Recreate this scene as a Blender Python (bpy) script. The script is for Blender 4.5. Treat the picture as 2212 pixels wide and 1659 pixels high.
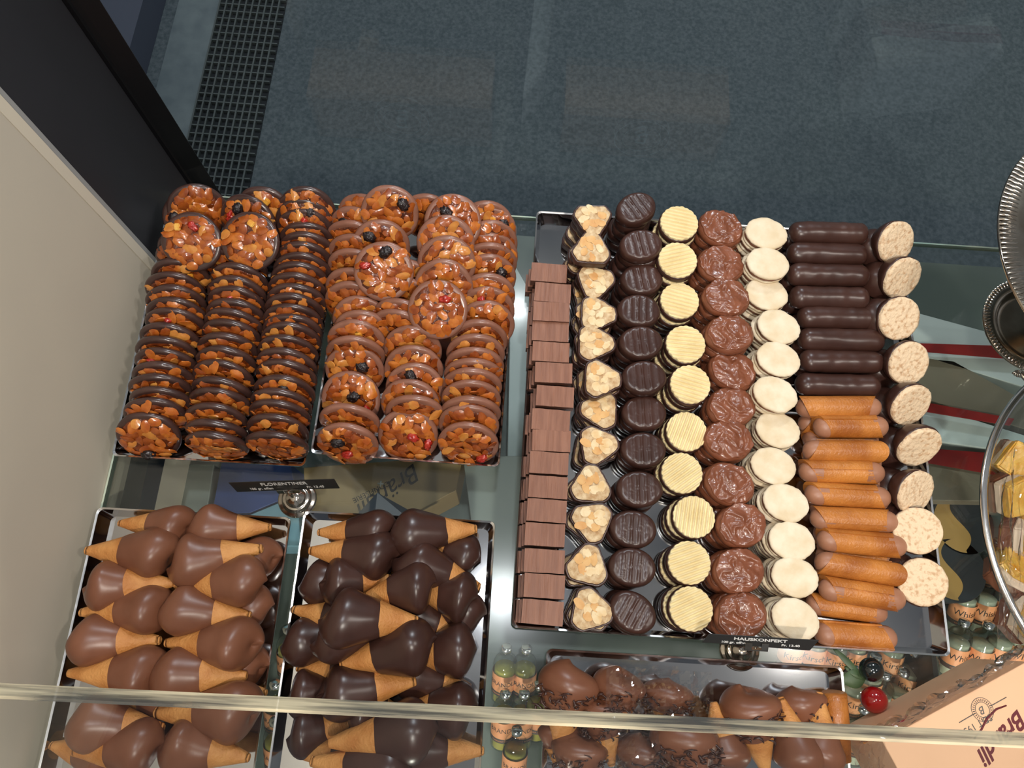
import bpy, bmesh, math, random
import numpy as np
from mathutils import Vector, Matrix, noise
for o in list(bpy.data.objects): bpy.data.objects.remove(o)
S = bpy.context.scene
COL = S.collection
random.seed(7)
# ---------------------------------------------------------------- camera (calibrated from the tray edges)
F, CX, CY, H = 1600.0, 1106.0, 829.5, 0.80
n_ = np.array([1066 - CX, 1362 - CY, F]); n_ /= np.linalg.norm(n_)
dx_ = 309.0; dy_ = -(n_[0] * dx_ + n_[2] * F) / n_[1]
v_ = np.array([dx_, dy_, F]); v_ /= np.linalg.norm(v_)
Zc = -n_; Yc = v_; Xc = np.cross(Yc, Zc)
R = np.array([Xc, Yc, Zc])
def P(px, py, z=0.0):
    """world point at height z that the photograph shows at pixel (px, py)"""
    d = R @ np.array([px - CX, py - CY, F]); t = (z - H) / d[2]
    p = np.array([0, 0, H]) + d * t
    return Vector((float(p[0]), float(p[1]), float(p[2])))
cam = bpy.data.cameras.new('camera'); co = bpy.data.objects.new('camera', cam); COL.objects.link(co)
right, up, back = R[:, 0], -R[:, 1], -R[:, 2]
co.matrix_world = Matrix(((right[0], up[0], back[0], 0), (right[1], up[1], back[1], 0), (right[2], up[2], back[2], H), (0, 0, 0, 1)))
cam.sensor_width = 36; cam.lens = F / 2212 * 36; cam.clip_start = 0.01
S.camera = co
# ---------------------------------------------------------------- world, lights, exposure
S.view_settings.view_transform = 'Standard'; S.view_settings.look = 'None'
S.view_settings.exposure = -0.06; S.view_settings.gamma = 1.0; S.view_settings.use_curve_mapping = False
w = bpy.data.worlds.new('world'); S.world = w; w.use_nodes = True
wn = w.node_tree.nodes; wl = w.node_tree.links
bg = wn['Background']
tc = wn.new('ShaderNodeTexCoord'); nz = wn.new('ShaderNodeTexNoise'); nz.inputs['Scale'].default_value = 4.0
rp = wn.new('ShaderNodeValToRGB'); rp.color_ramp.elements[0].position = .38; rp.color_ramp.elements[1].position = .66
rp.color_ramp.elements[0].color = (.22, .24, .27, 1); rp.color_ramp.elements[1].color = (1, .97, .93, 1)
wl.new(tc.outputs['Generated'], nz.inputs['Vector']); wl.new(nz.outputs['Fac'], rp.inputs['Fac']); wl.new(rp.outputs['Color'], bg.inputs['Color'])
bg.inputs['Strength'].default_value = 0.36
def lamp(name, loc, target, power, size, color, spot=None):
    l = bpy.data.lights.new(name, 'AREA'); l.shape = 'DISK'; l.size = size; l.energy = power; l.color = color
    o = bpy.data.objects.new(name, l); COL.objects.link(o); o.location = loc
    o.rotation_euler = (Vector(target) - Vector(loc)).to_track_quat('-Z', 'Y').to_euler()
    if spot: l.spread = math.radians(spot)
    return o
WARM = (1.0, .86, .70)
lamp('spot_light', (.30, -.75, 1.85), (0, .2, 0), 20, .09, (1, .92, .82))
lamp('spot_light', (-.55, -.30, 1.95), (-.2, .25, 0), 9, .12, (1, .91, .80))
lamp('spot_light', (.03, .12, 2.05), (.1, .25, 0), 10, .045, (.93, .96, 1))
lamp('spot_light', (.95, .05, 1.7), (.4, .25, 0), 7, .10, (1, .93, .85))
lamp('outside_fill_light', (.6, 3.6, 3.2), (-.1, 1.6, -.9), 72, .5, (.86, .92, 1))  # added fill lamp, no known fixture; lifts the dark pavement
lamp('case_light', (.005, .60, .52), (.0, .2, 0), 0.6, .014, (.95, .97, 1))

lamp('under_shelf_fill', (.62, -.36, -.05), (.55, .02, -.28), 1.6, .05, (1, .93, .80))  # added fill lamp, no known fixture; brightens bottles and labels
lamp('under_shelf_fill', (-.05, -.38, -.05), (.0, -.05, -.28), 1.2, .05, (1, .93, .80))  # second added fill, for the bottles under the tray gaps
# ---------------------------------------------------------------- materials
def lin(c): return tuple(((x / 255) / 12.92 if x / 255 <= .04045 else ((x / 255 + .055) / 1.055) ** 2.4) for x in c) + (1.0,)
M = {}
def mat(name, c1, c2=None, rough=.5, metal=0, scale=60, detail=4, bump=0, bscale=None, spec=.5, sss=0, coat=0, lo=.35, hi=.65, stretch=None, emis=0, aniso=0):
    m = bpy.data.materials.new(name); m.use_nodes = True; nt = m.node_tree; b = nt.nodes['Principled BSDF']
    b.inputs['Roughness'].default_value = rough; b.inputs['Metallic'].default_value = metal
    b.inputs['Specular IOR Level'].default_value = spec
    if coat: b.inputs['Coat Weight'].default_value = coat; b.inputs['Coat Roughness'].default_value = .12
    if sss: b.inputs['Subsurface Weight'].default_value = sss; b.inputs['Subsurface Scale'].default_value = .003
    b.inputs['Base Color'].default_value = lin(c1)
    t = nt.nodes.new('ShaderNodeTexCoord'); mp = nt.nodes.new('ShaderNodeMapping'); nt.links.new(t.outputs['Object'], mp.inputs['Vector'])
    if stretch: mp.inputs['Scale'].default_value = stretch
    oi = nt.nodes.new('ShaderNodeObjectInfo'); mu = nt.nodes.new('ShaderNodeMath'); mu.operation = 'MULTIPLY'; mu.inputs[1].default_value = 40
    nt.links.new(oi.outputs['Random'], mu.inputs[0])
    if c2:
        n = nt.nodes.new('ShaderNodeTexNoise'); n.noise_dimensions = '4D'; n.inputs['Scale'].default_value = scale; n.inputs['Detail'].default_value = detail
        nt.links.new(mp.outputs['Vector'], n.inputs['Vector']); nt.links.new(mu.outputs[0], n.inputs['W'])
        r = nt.nodes.new('ShaderNodeValToRGB'); r.color_ramp.elements[0].position = lo; r.color_ramp.elements[1].position = hi
        r.color_ramp.elements[0].color = lin(c1); r.color_ramp.elements[1].color = lin(c2)
        nt.links.new(n.outputs['Fac'], r.inputs['Fac']); nt.links.new(r.outputs['Color'], b.inputs['Base Color'])
    if bump:
        n2 = nt.nodes.new('ShaderNodeTexNoise'); n2.noise_dimensions = '4D'; n2.inputs['Scale'].default_value = bscale or scale; n2.inputs['Detail'].default_value = 3
        nt.links.new(mp.outputs['Vector'], n2.inputs['Vector']); nt.links.new(mu.outputs[0], n2.inputs['W'])
        bp = nt.nodes.new('ShaderNodeBump'); bp.inputs['Strength'].default_value = bump; bp.inputs['Distance'].default_value = .002
        nt.links.new(n2.outputs['Fac'], bp.inputs['Height']); nt.links.new(bp.outputs['Normal'], b.inputs['Normal'])
    if emis: b.inputs['Emission Color'].default_value = lin(c1); b.inputs['Emission Strength'].default_value = emis
    M[name] = m; return m
def glass(name, tint, ior=1.5, rough=.0, scratch=0, refl=1.0, bump=0, bscale=20):
    m = bpy.data.materials.new(name); m.use_nodes = True; nt = m.node_tree; nt.nodes.clear()
    out = nt.nodes.new('ShaderNodeOutputMaterial'); mix = nt.nodes.new('ShaderNodeMixShader'); tr = nt.nodes.new('ShaderNodeBsdfTransparent'); gl = nt.nodes.new('ShaderNodeBsdfGlossy')
    fr = nt.nodes.new('ShaderNodeFresnel'); ge = nt.nodes.new('ShaderNodeNewGeometry'); ma = nt.nodes.new('ShaderNodeMath'); ma.operation = 'MULTIPLY_ADD'
    ma.inputs[1].default_value = 1 / ior - ior; ma.inputs[2].default_value = ior   # the node inverts the index on back faces
    nt.links.new(ge.outputs['Backfacing'], ma.inputs[0]); nt.links.new(ma.outputs[0], fr.inputs['IOR'])
    tr.inputs['Color'].default_value = tuple(tint) + (1,); gl.inputs['Roughness'].default_value = rough
    g = fr.outputs[0]
    if refl != 1:
        k = nt.nodes.new('ShaderNodeMath'); k.operation = 'MULTIPLY'; k.inputs[1].default_value = refl; nt.links.new(g, k.inputs[0]); g = k.outputs[0]
    nt.links.new(g, mix.inputs['Fac']); nt.links.new(tr.outputs[0], mix.inputs[1]); nt.links.new(gl.outputs[0], mix.inputs[2]); nt.links.new(mix.outputs[0], out.inputs['Surface'])
    if bump or scratch:
        t = nt.nodes.new('ShaderNodeTexCoord'); n2 = nt.nodes.new('ShaderNodeTexNoise'); n2.inputs['Scale'].default_value = bscale; n2.inputs['Detail'].default_value = 2
        nt.links.new(t.outputs['Object'], n2.inputs['Vector'])
        bp = nt.nodes.new('ShaderNodeBump'); bp.inputs['Strength'].default_value = bump; bp.inputs['Distance'].default_value = .004
        nt.links.new(n2.outputs['Fac'], bp.inputs['Height']); nt.links.new(bp.outputs['Normal'], gl.inputs['Normal'])
    M[name] = m; return m
mat('dark_choc', (56, 34, 28), (68, 43, 36), rough=.31, scale=30, bump=.07, bscale=70, spec=.5)
mat('milk_choc', (108, 66, 46), (122, 78, 57), rough=.34, scale=30, bump=.07, bscale=70, spec=.45)
mat('flor_dark', (58, 38, 34), (74, 50, 44), rough=.28, scale=60, bump=.12, bscale=120, coat=.3)
mat('flor_milk', (128, 84, 66), (142, 96, 78), rough=.34, scale=60, bump=.08, bscale=120, coat=.2)
mat('caramel', (70, 26, 9), (128, 58, 18), rough=.16, scale=140, bump=.7, bscale=320, coat=.6, sss=.1)
mat('almond_a', (168, 82, 26), (200, 118, 46), rough=.27, scale=110, bump=.15, bscale=300, coat=.45, sss=.15)
mat('almond_b', (132, 58, 20), (170, 90, 34), rough=.25, scale=110, bump=.15, bscale=300, coat=.5, sss=.15)
mat('almond_c', (188, 112, 44), (214, 146, 70), rough=.3, scale=110, bump=.15, bscale=300, coat=.4, sss=.15)
mat('raisin', (18, 14, 16), (48, 34, 34), rough=.35, scale=300, bump=1, bscale=420, coat=.3)
mat('cherry_bit', (150, 22, 16), (196, 62, 44), rough=.2, scale=200, bump=.5, bscale=300, coat=.6, sss=.2)
mat('peel', (214, 140, 40), (236, 184, 84), rough=.25, scale=160, bump=.4, bscale=260, coat=.5, sss=.2)
mat('wafer', (176, 112, 52), (204, 144, 80), rough=.6, scale=45, bump=.5, bscale=420)
mat('wafer_roll', (152, 86, 32), (196, 126, 56), rough=.36, scale=28, bump=.4, bscale=420, coat=.1)
mat('biscuit', (228, 214, 188), (214, 194, 160), rough=.8, scale=60, bump=.45, bscale=200)
mat('nut_biscuit', (228, 202, 168), (196, 158, 120), rough=.85, scale=230, bump=.9, bscale=260, lo=.5, hi=.66)
mat('waffle', (232, 214, 168), (220, 198, 148), rough=.75, scale=60, bump=.1, bscale=300)
mat('praline', (218, 194, 156), (178, 140, 96), rough=.8, scale=160, bump=.9, bscale=320)
mat('almond_w', (228, 208, 168), (214, 178, 124), rough=.5, scale=90, bump=.15, bscale=300)
mat('almond_t', (216, 172, 110), (202, 146, 82), rough=.5, scale=90, bump=.15, bscale=300)
mat('light_choc', (150, 102, 76), (164, 116, 90), rough=.42, scale=40, bump=.08, bscale=80)
mat('rock_choc', (114, 64, 42), (134, 80, 56), rough=.28, scale=60, bump=.1, bscale=90, coat=.25)
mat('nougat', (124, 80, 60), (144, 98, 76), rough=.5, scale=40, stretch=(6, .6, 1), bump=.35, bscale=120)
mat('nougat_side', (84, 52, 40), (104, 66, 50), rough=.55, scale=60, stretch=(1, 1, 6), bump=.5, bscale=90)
mat('cream_fill', (124, 82, 62), rough=.35, coat=.2)
mat('steel', (220, 220, 220), (204, 206, 210), rough=.07, metal=1, scale=8, bump=.04, bscale=10)
mat('steel_rim', (236, 236, 236), rough=.18, metal=1)
mat('silver', (206, 200, 190), (170, 158, 142), rough=.16, metal=1, scale=30, bump=.05, bscale=30)
mat('wall', (200, 191, 172), (192, 183, 166), rough=.75, scale=4, bump=.03, bscale=900)
mat('wall_edge', (214, 204, 184), rough=.5)
mat('edge_grey', (150, 150, 148), rough=.6)
mat('frame_grey', (34, 34, 38), (42, 42, 46), rough=.5, scale=3)
mat('frame_black', (9, 9, 12), rough=.45)
mat('asphalt', (70, 82, 88), (96, 106, 112), rough=.9, scale=110, bump=.6, bscale=160)
mat('kerb', (116, 128, 132), (98, 110, 116), rough=.85, scale=20, bump=.3, bscale=120)
mat('reflection_slate', (78, 84, 100), rough=.6)  # colour of the dark frame's reflection, given to a solid slab
mat('grate', (104, 112, 112), rough=.5, metal=.6)
mat('grate_dark', (22, 28, 34), rough=.8)
mat('deck', (92, 102, 96), (80, 90, 86), rough=.35, scale=5, spec=.4)
mat('card_black', (34, 33, 32), rough=.42)
mat('print_silver', (214, 212, 208), rough=.4)
mat('blue_card', (52, 84, 158), (44, 74, 142), rough=.5, scale=8)
mat('light_blue', (140, 186, 206), rough=.5)
mat('navy_card', (34, 52, 72), (42, 62, 84), rough=.5, scale=40)
mat('tan_card', (176, 150, 104), (166, 140, 96), rough=.6, scale=10)
mat('brown_card', (150, 122, 88), rough=.6)
mat('grey_card', (150, 156, 150), (138, 146, 142), rough=.6, scale=6)
mat('white_card', (196, 206, 204), rough=.6)
mat('taupe_card', (124, 116, 98), (112, 104, 88), rough=.6, scale=10)
mat('red_ribbon', (150, 30, 28), (126, 22, 22), rough=.35, scale=20)
mat('print_grey', (92, 88, 84), rough=.6)
mat('print_maroon', (96, 26, 34), rough=.6)
mat('gold_card', (190, 148, 76), rough=.35, metal=.4)
mat('peach_card', (226, 180, 142), (220, 174, 136), rough=.55, scale=6)
mat('label_peach', (226, 152, 104), rough=.5)
mat('label_dark', (74, 62, 60), rough=.5)
mat('ink', (40, 34, 32), rough=.6)
mat('black_disc', (36, 40, 44), rough=.4)
mat('ochre', (178, 140, 76), rough=.5)
mat('berry_red', (150, 10, 14), rough=.08, coat=1)
mat('berry_black', (14, 22, 24), rough=.06, coat=1)
mat('leaf', (72, 92, 58), (48, 66, 44), rough=.5, scale=30)
mat('jelly', (206, 152, 44), (232, 190, 92), rough=.35, scale=80, bump=.8, bscale=160, coat=.4, sss=.3)
mat('white_layer', (226, 208, 184), rough=.5)
mat('black_rail', (14, 20, 22), rough=.35)
mat('clear_liquid', (226, 226, 206), (206, 206, 180), rough=.08, scale=24, bump=.8, bscale=70, coat=.8)
mat('liquid', (222, 208, 110), (190, 176, 74), rough=.1, scale=20, coat=.6)
glass('glass_shelf', (.93, .96, .95), ior=1.5, refl=1.0)
def add_scratch_glow(name, fac, rough):
    nt = M[name].node_tree; out = nt.nodes['Material Output']; prev = out.inputs['Surface'].links[0].from_socket
    g2 = nt.nodes.new('ShaderNodeBsdfGlossy'); g2.inputs['Roughness'].default_value = rough; mx = nt.nodes.new('ShaderNodeMixShader'); mx.inputs['Fac'].default_value = fac
    nt.links.new(prev, mx.inputs[1]); nt.links.new(g2.outputs[0], mx.inputs[2]); nt.links.new(mx.outputs[0], out.inputs['Surface'])
add_scratch_glow('glass_shelf', .014, .16)
glass('glass_window', (.93, .95, .95), ior=1.55)
glass('acrylic', (.93, .94, .94), ior=1.45)
glass('bottle_glass', (.90, .93, .90), ior=1.5, rough=.03, bump=.4, bscale=60)
glass('cello', (.97, .97, .97), ior=1.5, rough=.04, refl=2.6, bump=1.0, bscale=28)
glass('bowl_glass', (.93, .95, .95), ior=1.6, rough=.02, bump=.3, bscale=30)
mat('glass_edge', (150, 178, 168), (196, 196, 170), rough=.12, scale=14, stretch=(1, 1, 1), spec=.8, coat=.5)
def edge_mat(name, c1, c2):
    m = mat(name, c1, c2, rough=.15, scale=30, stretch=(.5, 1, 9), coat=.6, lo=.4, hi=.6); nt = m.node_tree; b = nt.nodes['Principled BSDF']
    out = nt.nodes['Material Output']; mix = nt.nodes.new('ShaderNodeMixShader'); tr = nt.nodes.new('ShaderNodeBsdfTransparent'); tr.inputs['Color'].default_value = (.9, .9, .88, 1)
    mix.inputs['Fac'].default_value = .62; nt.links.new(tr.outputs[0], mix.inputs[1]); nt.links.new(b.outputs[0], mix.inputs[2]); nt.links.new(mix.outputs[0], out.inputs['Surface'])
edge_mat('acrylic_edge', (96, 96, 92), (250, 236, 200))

# ---------------------------------------------------------------- helpers
def mesh_data(name, V, Fc, mats, mi=None, smooth=True):
    me = bpy.data.meshes.new(name); me.from_pydata([tuple(v) for v in V], [], Fc)
    for m in (mats if isinstance(mats, (list, tuple)) else [mats]): me.materials.append(M[m] if isinstance(m, str) else m)
    if mi is not None:
        for p, k in zip(me.polygons, mi): p.material_index = k
    me.polygons.foreach_set('use_smooth', [smooth] * len(me.polygons))
    me.update(); return me
def link(name, me, parent=None, mw=None):
    o = bpy.data.objects.new(name, me); COL.objects.link(o)
    if parent is not None: o.parent = parent
    if mw is not None: o.matrix_local = mw
    return o
def tag(o, label, cat, group=None, kind=None):
    if label: o['label'] = label
    if cat: o['category'] = cat
    if group: o['group'] = group
    if kind: o['kind'] = kind
    return o
def struct(o): o['kind'] = 'structure'; return o
def empty(name, loc=(0, 0, 0), mw=None):
    o = bpy.data.objects.new(name, None); COL.objects.link(o); o.empty_display_size = .01
    if mw is not None: o.matrix_world = mw
    else: o.location = loc
    return o
class MB:
    def __init__(s): s.V = []; s.F = []; s.I = []
    def add(s, V, Fc, mi=0):
        k = len(s.V); s.V += [Vector(v) for v in V]; s.F += [tuple(i + k for i in f) for f in Fc]; s.I += [mi] * len(Fc); return s
    def box(s, a, b, mi=0):
        x0, y0, z0 = a; x1, y1, z1 = b
        V = [(x0, y0, z0), (x1, y0, z0), (x1, y1, z0), (x0, y1, z0), (x0, y0, z1), (x1, y0, z1), (x1, y1, z1), (x0, y1, z1)]
        return s.add(V, [(3, 2, 1, 0), (4, 5, 6, 7), (0, 1, 5, 4), (1, 2, 6, 5), (2, 3, 7, 6), (3, 0, 4, 7)], mi)
    def prism(s, pts, z0, z1, mi=0):
        n = len(pts); V = [(p[0], p[1], z0) for p in pts] + [(p[0], p[1], z1) for p in pts]
        return s.add(V, [tuple(range(n - 1, -1, -1)), tuple(range(n, 2 * n))] + [(i, (i + 1) % n, n + (i + 1) % n, n + i) for i in range(n)], mi)
    def lathe(s, prof, n=32, mi=0, fn=None, cap0=True, cap1=True):
        V = []; Fc = []
        for (r, z) in prof:
            for k in range(n):
                a = 2 * math.pi * k / n; p = Vector((r * math.cos(a), r * math.sin(a), z)); V.append(fn(p, a) if fn else p)
        m = len(prof)
        for j in range(m - 1):
            for k in range(n): Fc.append((j * n + k, j * n + (k + 1) % n, (j + 1) * n + (k + 1) % n, (j + 1) * n + k))
        if cap0: Fc.append(tuple(range(n - 1, -1, -1)))
        if cap1: Fc.append(tuple((m - 1) * n + k for k in range(n)))
        return s.add(V, Fc, mi)
    def tube(s, pts, r, n=8, mi=0):
        pts = [Vector(p) for p in pts]; V = []; Fc = []
        for i, p in enumerate(pts):
            d = (pts[min(i + 1, len(pts) - 1)] - pts[max(i - 1, 0)]).normalized()
            a = d.cross(Vector((0, 0, 1))); a = a.normalized() if a.length > .01 else Vector((1, 0, 0)); b = d.cross(a)
            rr = r[i] if isinstance(r, (list, tuple)) else r
            V += [p + (a * math.cos(2 * math.pi * k / n) + b * math.sin(2 * math.pi * k / n)) * rr for k in range(n)]
        m = len(pts)
        for j in range(m - 1):
            for k in range(n): Fc.append((j * n + k, j * n + (k + 1) % n, (j + 1) * n + (k + 1) % n, (j + 1) * n + k))
        Fc += [tuple(range(n - 1, -1, -1)), tuple((m - 1) * n + k for k in range(n))]
        return s.add(V, Fc, mi)
    def data(s, name, mats, smooth=True):
        me = mesh_data(name, s.V, s.F, mats, s.I, smooth); return me
    def build(s, name, mats, parent=None, smooth=True, mw=None): return link(name, s.data(name, mats, smooth), parent, mw)
def autosmooth(me, ang=40):
    bm = bmesh.new(); bm.from_mesh(me); bmesh.ops.recalc_face_normals(bm, faces=bm.faces)
    for e in bm.edges:
        if len(e.link_faces) == 2 and e.calc_face_angle(0) > math.radians(ang): e.smooth = False
    bm.to_mesh(me); bm.free(); return me
def bevel(o, w=.001, seg=2):
    m = o.modifiers.new('bevel', 'BEVEL'); m.width = w; m.segments = seg; m.limit_method = 'ANGLE'; return o
def N3(p, s, seed=0): return noise.noise(Vector((p[0] * s + seed * 7.3, p[1] * s - seed * 3.1, p[2] * s + seed * 1.7)))
def frame(origin, zdir, spin=0.0, xhint=(1, 0, 0)):
    z = Vector(zdir).normalized(); x = Vector(xhint); x = (x - z * x.dot(z)).normalized(); y = z.cross(x)
    m = Matrix(((x.x, y.x, z.x, origin[0]), (x.y, y.y, z.y, origin[1]), (x.z, y.z, z.z, origin[2]), (0, 0, 0, 1)))
    return m @ Matrix.Rotation(spin, 4, 'Z')
def copy_tree(o, mw, children):
    c = o.copy(); COL.objects.link(c); c.matrix_world = mw
    for k in list(c.keys()): del c[k]
    for ch, grand in children:
        d = ch.copy(); COL.objects.link(d); d.parent = c; d.matrix_local = ch.matrix_local
        for g in grand:
            e = g.copy(); COL.objects.link(e); e.parent = d; e.matrix_local = g.matrix_local
    return c
class Proto:
    """a thing described by its part meshes; every placing makes its own objects"""
    def __init__(s, name, root=None, parts=()): s.name = name; s.root = root; s.parts = list(parts)
    def place(s, mw, label, cat, group=None):
        r = bpy.data.objects.new(s.name, s.root); COL.objects.link(r)
        if s.root is None: r.empty_display_size = .01
        r.matrix_world = mw; tag(r, label, cat, group)
        for p in s.parts:
            c = bpy.data.objects.new(p[0], p[1]); COL.objects.link(c); c.parent = r
            if len(p) > 2: c.matrix_local = p[2]
            if len(p) > 3: c['label'] = p[3]
        return r
ORD = ['first', 'second', 'third', 'fourth', 'fifth', 'sixth', 'seventh', 'eighth', 'ninth', 'tenth', 'eleventh', 'twelfth', 'thirteenth', 'fourteenth', 'fifteenth', 'sixteenth', 'seventeenth', 'eighteenth', 'nineteenth', 'twentieth', 'twenty-first', 'twenty-second']
def text(name, body, size, mname, parent=None, mw=None, shear=0, align='CENTER', ext=.00015, bold=0, sx=1.0):
    c = bpy.data.curves.new(name, 'FONT'); c.body = body; c.size = size; c.align_x = align; c.align_y = 'CENTER'; c.extrude = ext; c.shear = shear; c.offset = bold
    t = bpy.data.objects.new('t', c); COL.objects.link(t); bpy.context.view_layer.update()
    me = bpy.data.meshes.new_from_object(t.evaluated_get(bpy.context.evaluated_depsgraph_get())); bpy.data.objects.remove(t)
    me.materials.clear(); me.materials.append(M[mname]); me.name = name; o = bpy.data.objects.new(name, me); COL.objects.link(o)
    if parent is not None: o.parent = parent
    m = (mw or Matrix.Identity(4)) @ Matrix.Diagonal((sx, 1, 1, 1)); o.matrix_local = m
    return o

# ================================================================ SETTING
# left wall, its bright edge strip, dark return and black post
mb = MB(); mb.box((-.452, -.60, -.60), (-.427, .374, 1.6)); struct(mb.build('wall_left', 'wall', smooth=False))
mb = MB(); mb.box((-.4545, .3742, -.60), (-.4265, .3862, 1.6)); struct(mb.build('trim_1', 'wall_edge', smooth=False))
mb = MB(); mb.box((-.4545, .3864, -.60), (-.4275, .3925, 1.6)); struct(mb.build('trim_2', 'edge_grey', smooth=False))
mb = MB(); mb.box((-.60, .393, -.9), (-.4285, .5175, 1.6)); struct(mb.build('wall_back', 'frame_grey', smooth=False))
# the black post of the window, with its rebates
mb = MB(); mb.prism([(-.60, .518), (-.424, .518), (-.424, .522), (-.419, .524), (-.4035, .532), (-.5225, .6895), (-.60, .6895)], -.9, 1.6); struct(mb.build('trim_3', 'frame_black', smooth=False))
YW = .69
mb = MB(); mb.box((-.60, YW, -.9), (1.4, YW + .008, 1.6)); struct(mb.build('window_1', 'glass_window', smooth=False))
# ground outside
mb = MB(); mb.box((-2.6, -1.2, -.96), (2.8, 3.6, -.90)); struct(mb.build('floor', 'asphalt', smooth=False))
mb = MB(); mb.box((-1.02, .9, -.899), (-.905, 3.4, -.893)); struct(mb.build('trim_4', 'kerb', smooth=False))
mb = MB(); mb.box((-1.5, .9, -.899), (-1.06, 3.4, -.80)); struct(mb.build('reflection_slab', 'reflection_slate', smooth=False))  # solid slab standing in for the dark frame's reflection
g = MB(); g.box((-.90, .9, -.899), (-.715, 3.4, -.897), 1)
x = -.90
while x < -.713:
    g.box((x - .0022, .9, -.897), (x + .0022, 3.4, -.886)); x += .0187
y = .9
while y < 3.4:
    g.box((-.90, y - .0018, -.8965), (-.715, y + .0018, -.888)); y += .026
go = g.build('drain_grate', ['grate', 'grate_dark'], smooth=False)
tag(go, 'grey metal mesh grate strip in the pavement outside the window', 'grate')
# lower display deck under the glass shelf
mb = MB(); mb.box((-.425, -.45, -.325), (1.1, .63, -.30)); o = mb.build('lower_shelf', 'deck', smooth=False)
tag(o, 'grey green lower display shelf under the glass shelf, holding gift boxes', 'shelf')
# glass shelf
gs = empty('glass_shelf', (0, 0, 0)); tag(gs, 'large clear glass shelf carrying the metal trays of sweets', 'shelf')
mb = MB(); mb.box((-.4245, -.45, -.008), (1.1, .484, -.0002)); mb.build('glass_pane', 'glass_shelf', gs, smooth=False)
mb = MB(); mb.box((-.4245, .484, -.008), (1.1, .4858, -.0002)); mb.build('polished_edge', 'glass_edge', gs, smooth=False)
mb = MB(); mb.box((-.4265, -.45, -.008), (-.4245, .484, -.0002)); mb.build('polished_edge', 'glass_edge', gs, smooth=False)
mb = MB(); mb.box((-.412, -.45, -.05), (-.392, .47, -.012)); o = mb.build('support_rail', 'black_rail', gs, smooth=False); o['label'] = 'black support rail'

# ---------------------------------------------------------------- trays
def tray(x0, y0, x1, y1, rot, h, label, lip=.0022, wallo=.006):
    cx, cy = (x0 + x1) / 2, (y0 + y1) / 2; W, D = (x1 - x0) / 2, (y1 - y0) / 2
    r = empty('metal_tray', mw=Matrix.Translation((cx, cy, .0005)) @ Matrix.Rotation(rot, 4, 'Z')); tag(r, label, 'tray', None)
    def ring(w, d, z, rad=.006, k=5):
        pts = []
        for (sx, sy, a0) in ((1, -1, -90), (1, 1, 0), (-1, 1, 90), (-1, -1, 180)):
            for i in range(k):
                a = math.radians(a0 + 90 * i / (k - 1)); pts.append((sx * (w - rad) + rad * math.cos(a), sy * (d - rad) + rad * math.sin(a), z))
        return pts
    rings = [ring(W - wallo, D - wallo, 0), ring(W - .0015, D - .0015, h - .001), ring(W + .0003, D + .0003, h), ring(W + .0006, D + .0006, h - .0015)]
    V = [p for q in rings for p in q]; n = len(rings[0]); Fc = []
    for j in range(3):
        for i in range(n): Fc.append((j * n + i, j * n + (i + 1) % n, (j + 1) * n + (i + 1) % n, (j + 1) * n + i))
    Fc.append(tuple(range(n)))
    me = mesh_data('pan', V, Fc, ['steel', 'steel_rim'], [0] * n + [1] * (2 * n) + [0], True)
    o = link('pan', me, r); sm = o.modifiers.new('thick', 'SOLIDIFY'); sm.thickness = .0006; sm.offset = -1
    autosmooth(me, 25)
    return r
H1 = .020
tray(-.418, .152, -.2135, .462, math.radians(.6), H1, 'shiny metal tray of florentines on dark chocolate, left of the two florentine trays')
tray(-.2065, .167, -.0045, .462, math.radians(-.4), H1, 'shiny metal tray of florentines on milk chocolate, behind the tray of dark cones')
tray(-.4165, -.22, -.2165, .097, math.radians(.6), H1, 'shiny metal tray of milk chocolate dipped cones, beside the beige wall')
tray(-.2035, -.22, -.0045, .107, math.radians(.5), H1, 'shiny metal tray of dark chocolate dipped cones, second cone tray from the wall')
tray(.0185, .004, .459, .481, math.radians(-.1), H1, 'largest shiny metal tray, holding rows of mixed biscuits and pralines')
tray(.0545, -.31, .349, -.0135, math.radians(.2), H1, 'shiny metal tray of cones with chocolate shavings, in front of the largest tray')
ZF = .0022  # tray floor

# ================================================================ FLORENTINES
def flake(mb, c, nrm, spin, a, b, mi, bulge=.0011, th=.0007):
    m = frame(c, nrm, spin); V = []; Fc = []; n = 12; irr = [1 + random.uniform(-.10, .10) for _ in range(n)]
    for (s, z) in ((0.0, bulge), (.55, bulge * .75), (1.0, 0)):
        if s == 0: V.append(m @ Vector((0, 0, z))); continue
        for k in range(n):
            t = 2 * math.pi * k / n; g = irr[k] if s == 1 else 1; V.append(m @ Vector((a * g * s * math.cos(t) * (1 + .14 * math.cos(t)), b * g * s * math.sin(t), z + (.0012 * (irr[k] - 1) * 6 if s == 1 else 0))))
    for k in range(n):
        g = irr[k]; V.append(m @ Vector((a * g * math.cos(2 * math.pi * k / n) * (1 + .14 * math.cos(2 * math.pi * k / n)), b * g * math.sin(2 * math.pi * k / n), -th)))
    for k in range(n):
        q = (k + 1) % n; Fc += [(0, 1 + k, 1 + q), (1 + k, 1 + n + k, 1 + n + q, 1 + q), (1 + n + k, 1 + 2 * n + k, 1 + 2 * n + q, 1 + n + q)]
    Fc.append(tuple(1 + 2 * n + k for k in range(n - 1, -1, -1)))
    mb.add(V, Fc, mi)
RB = .0325
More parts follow.
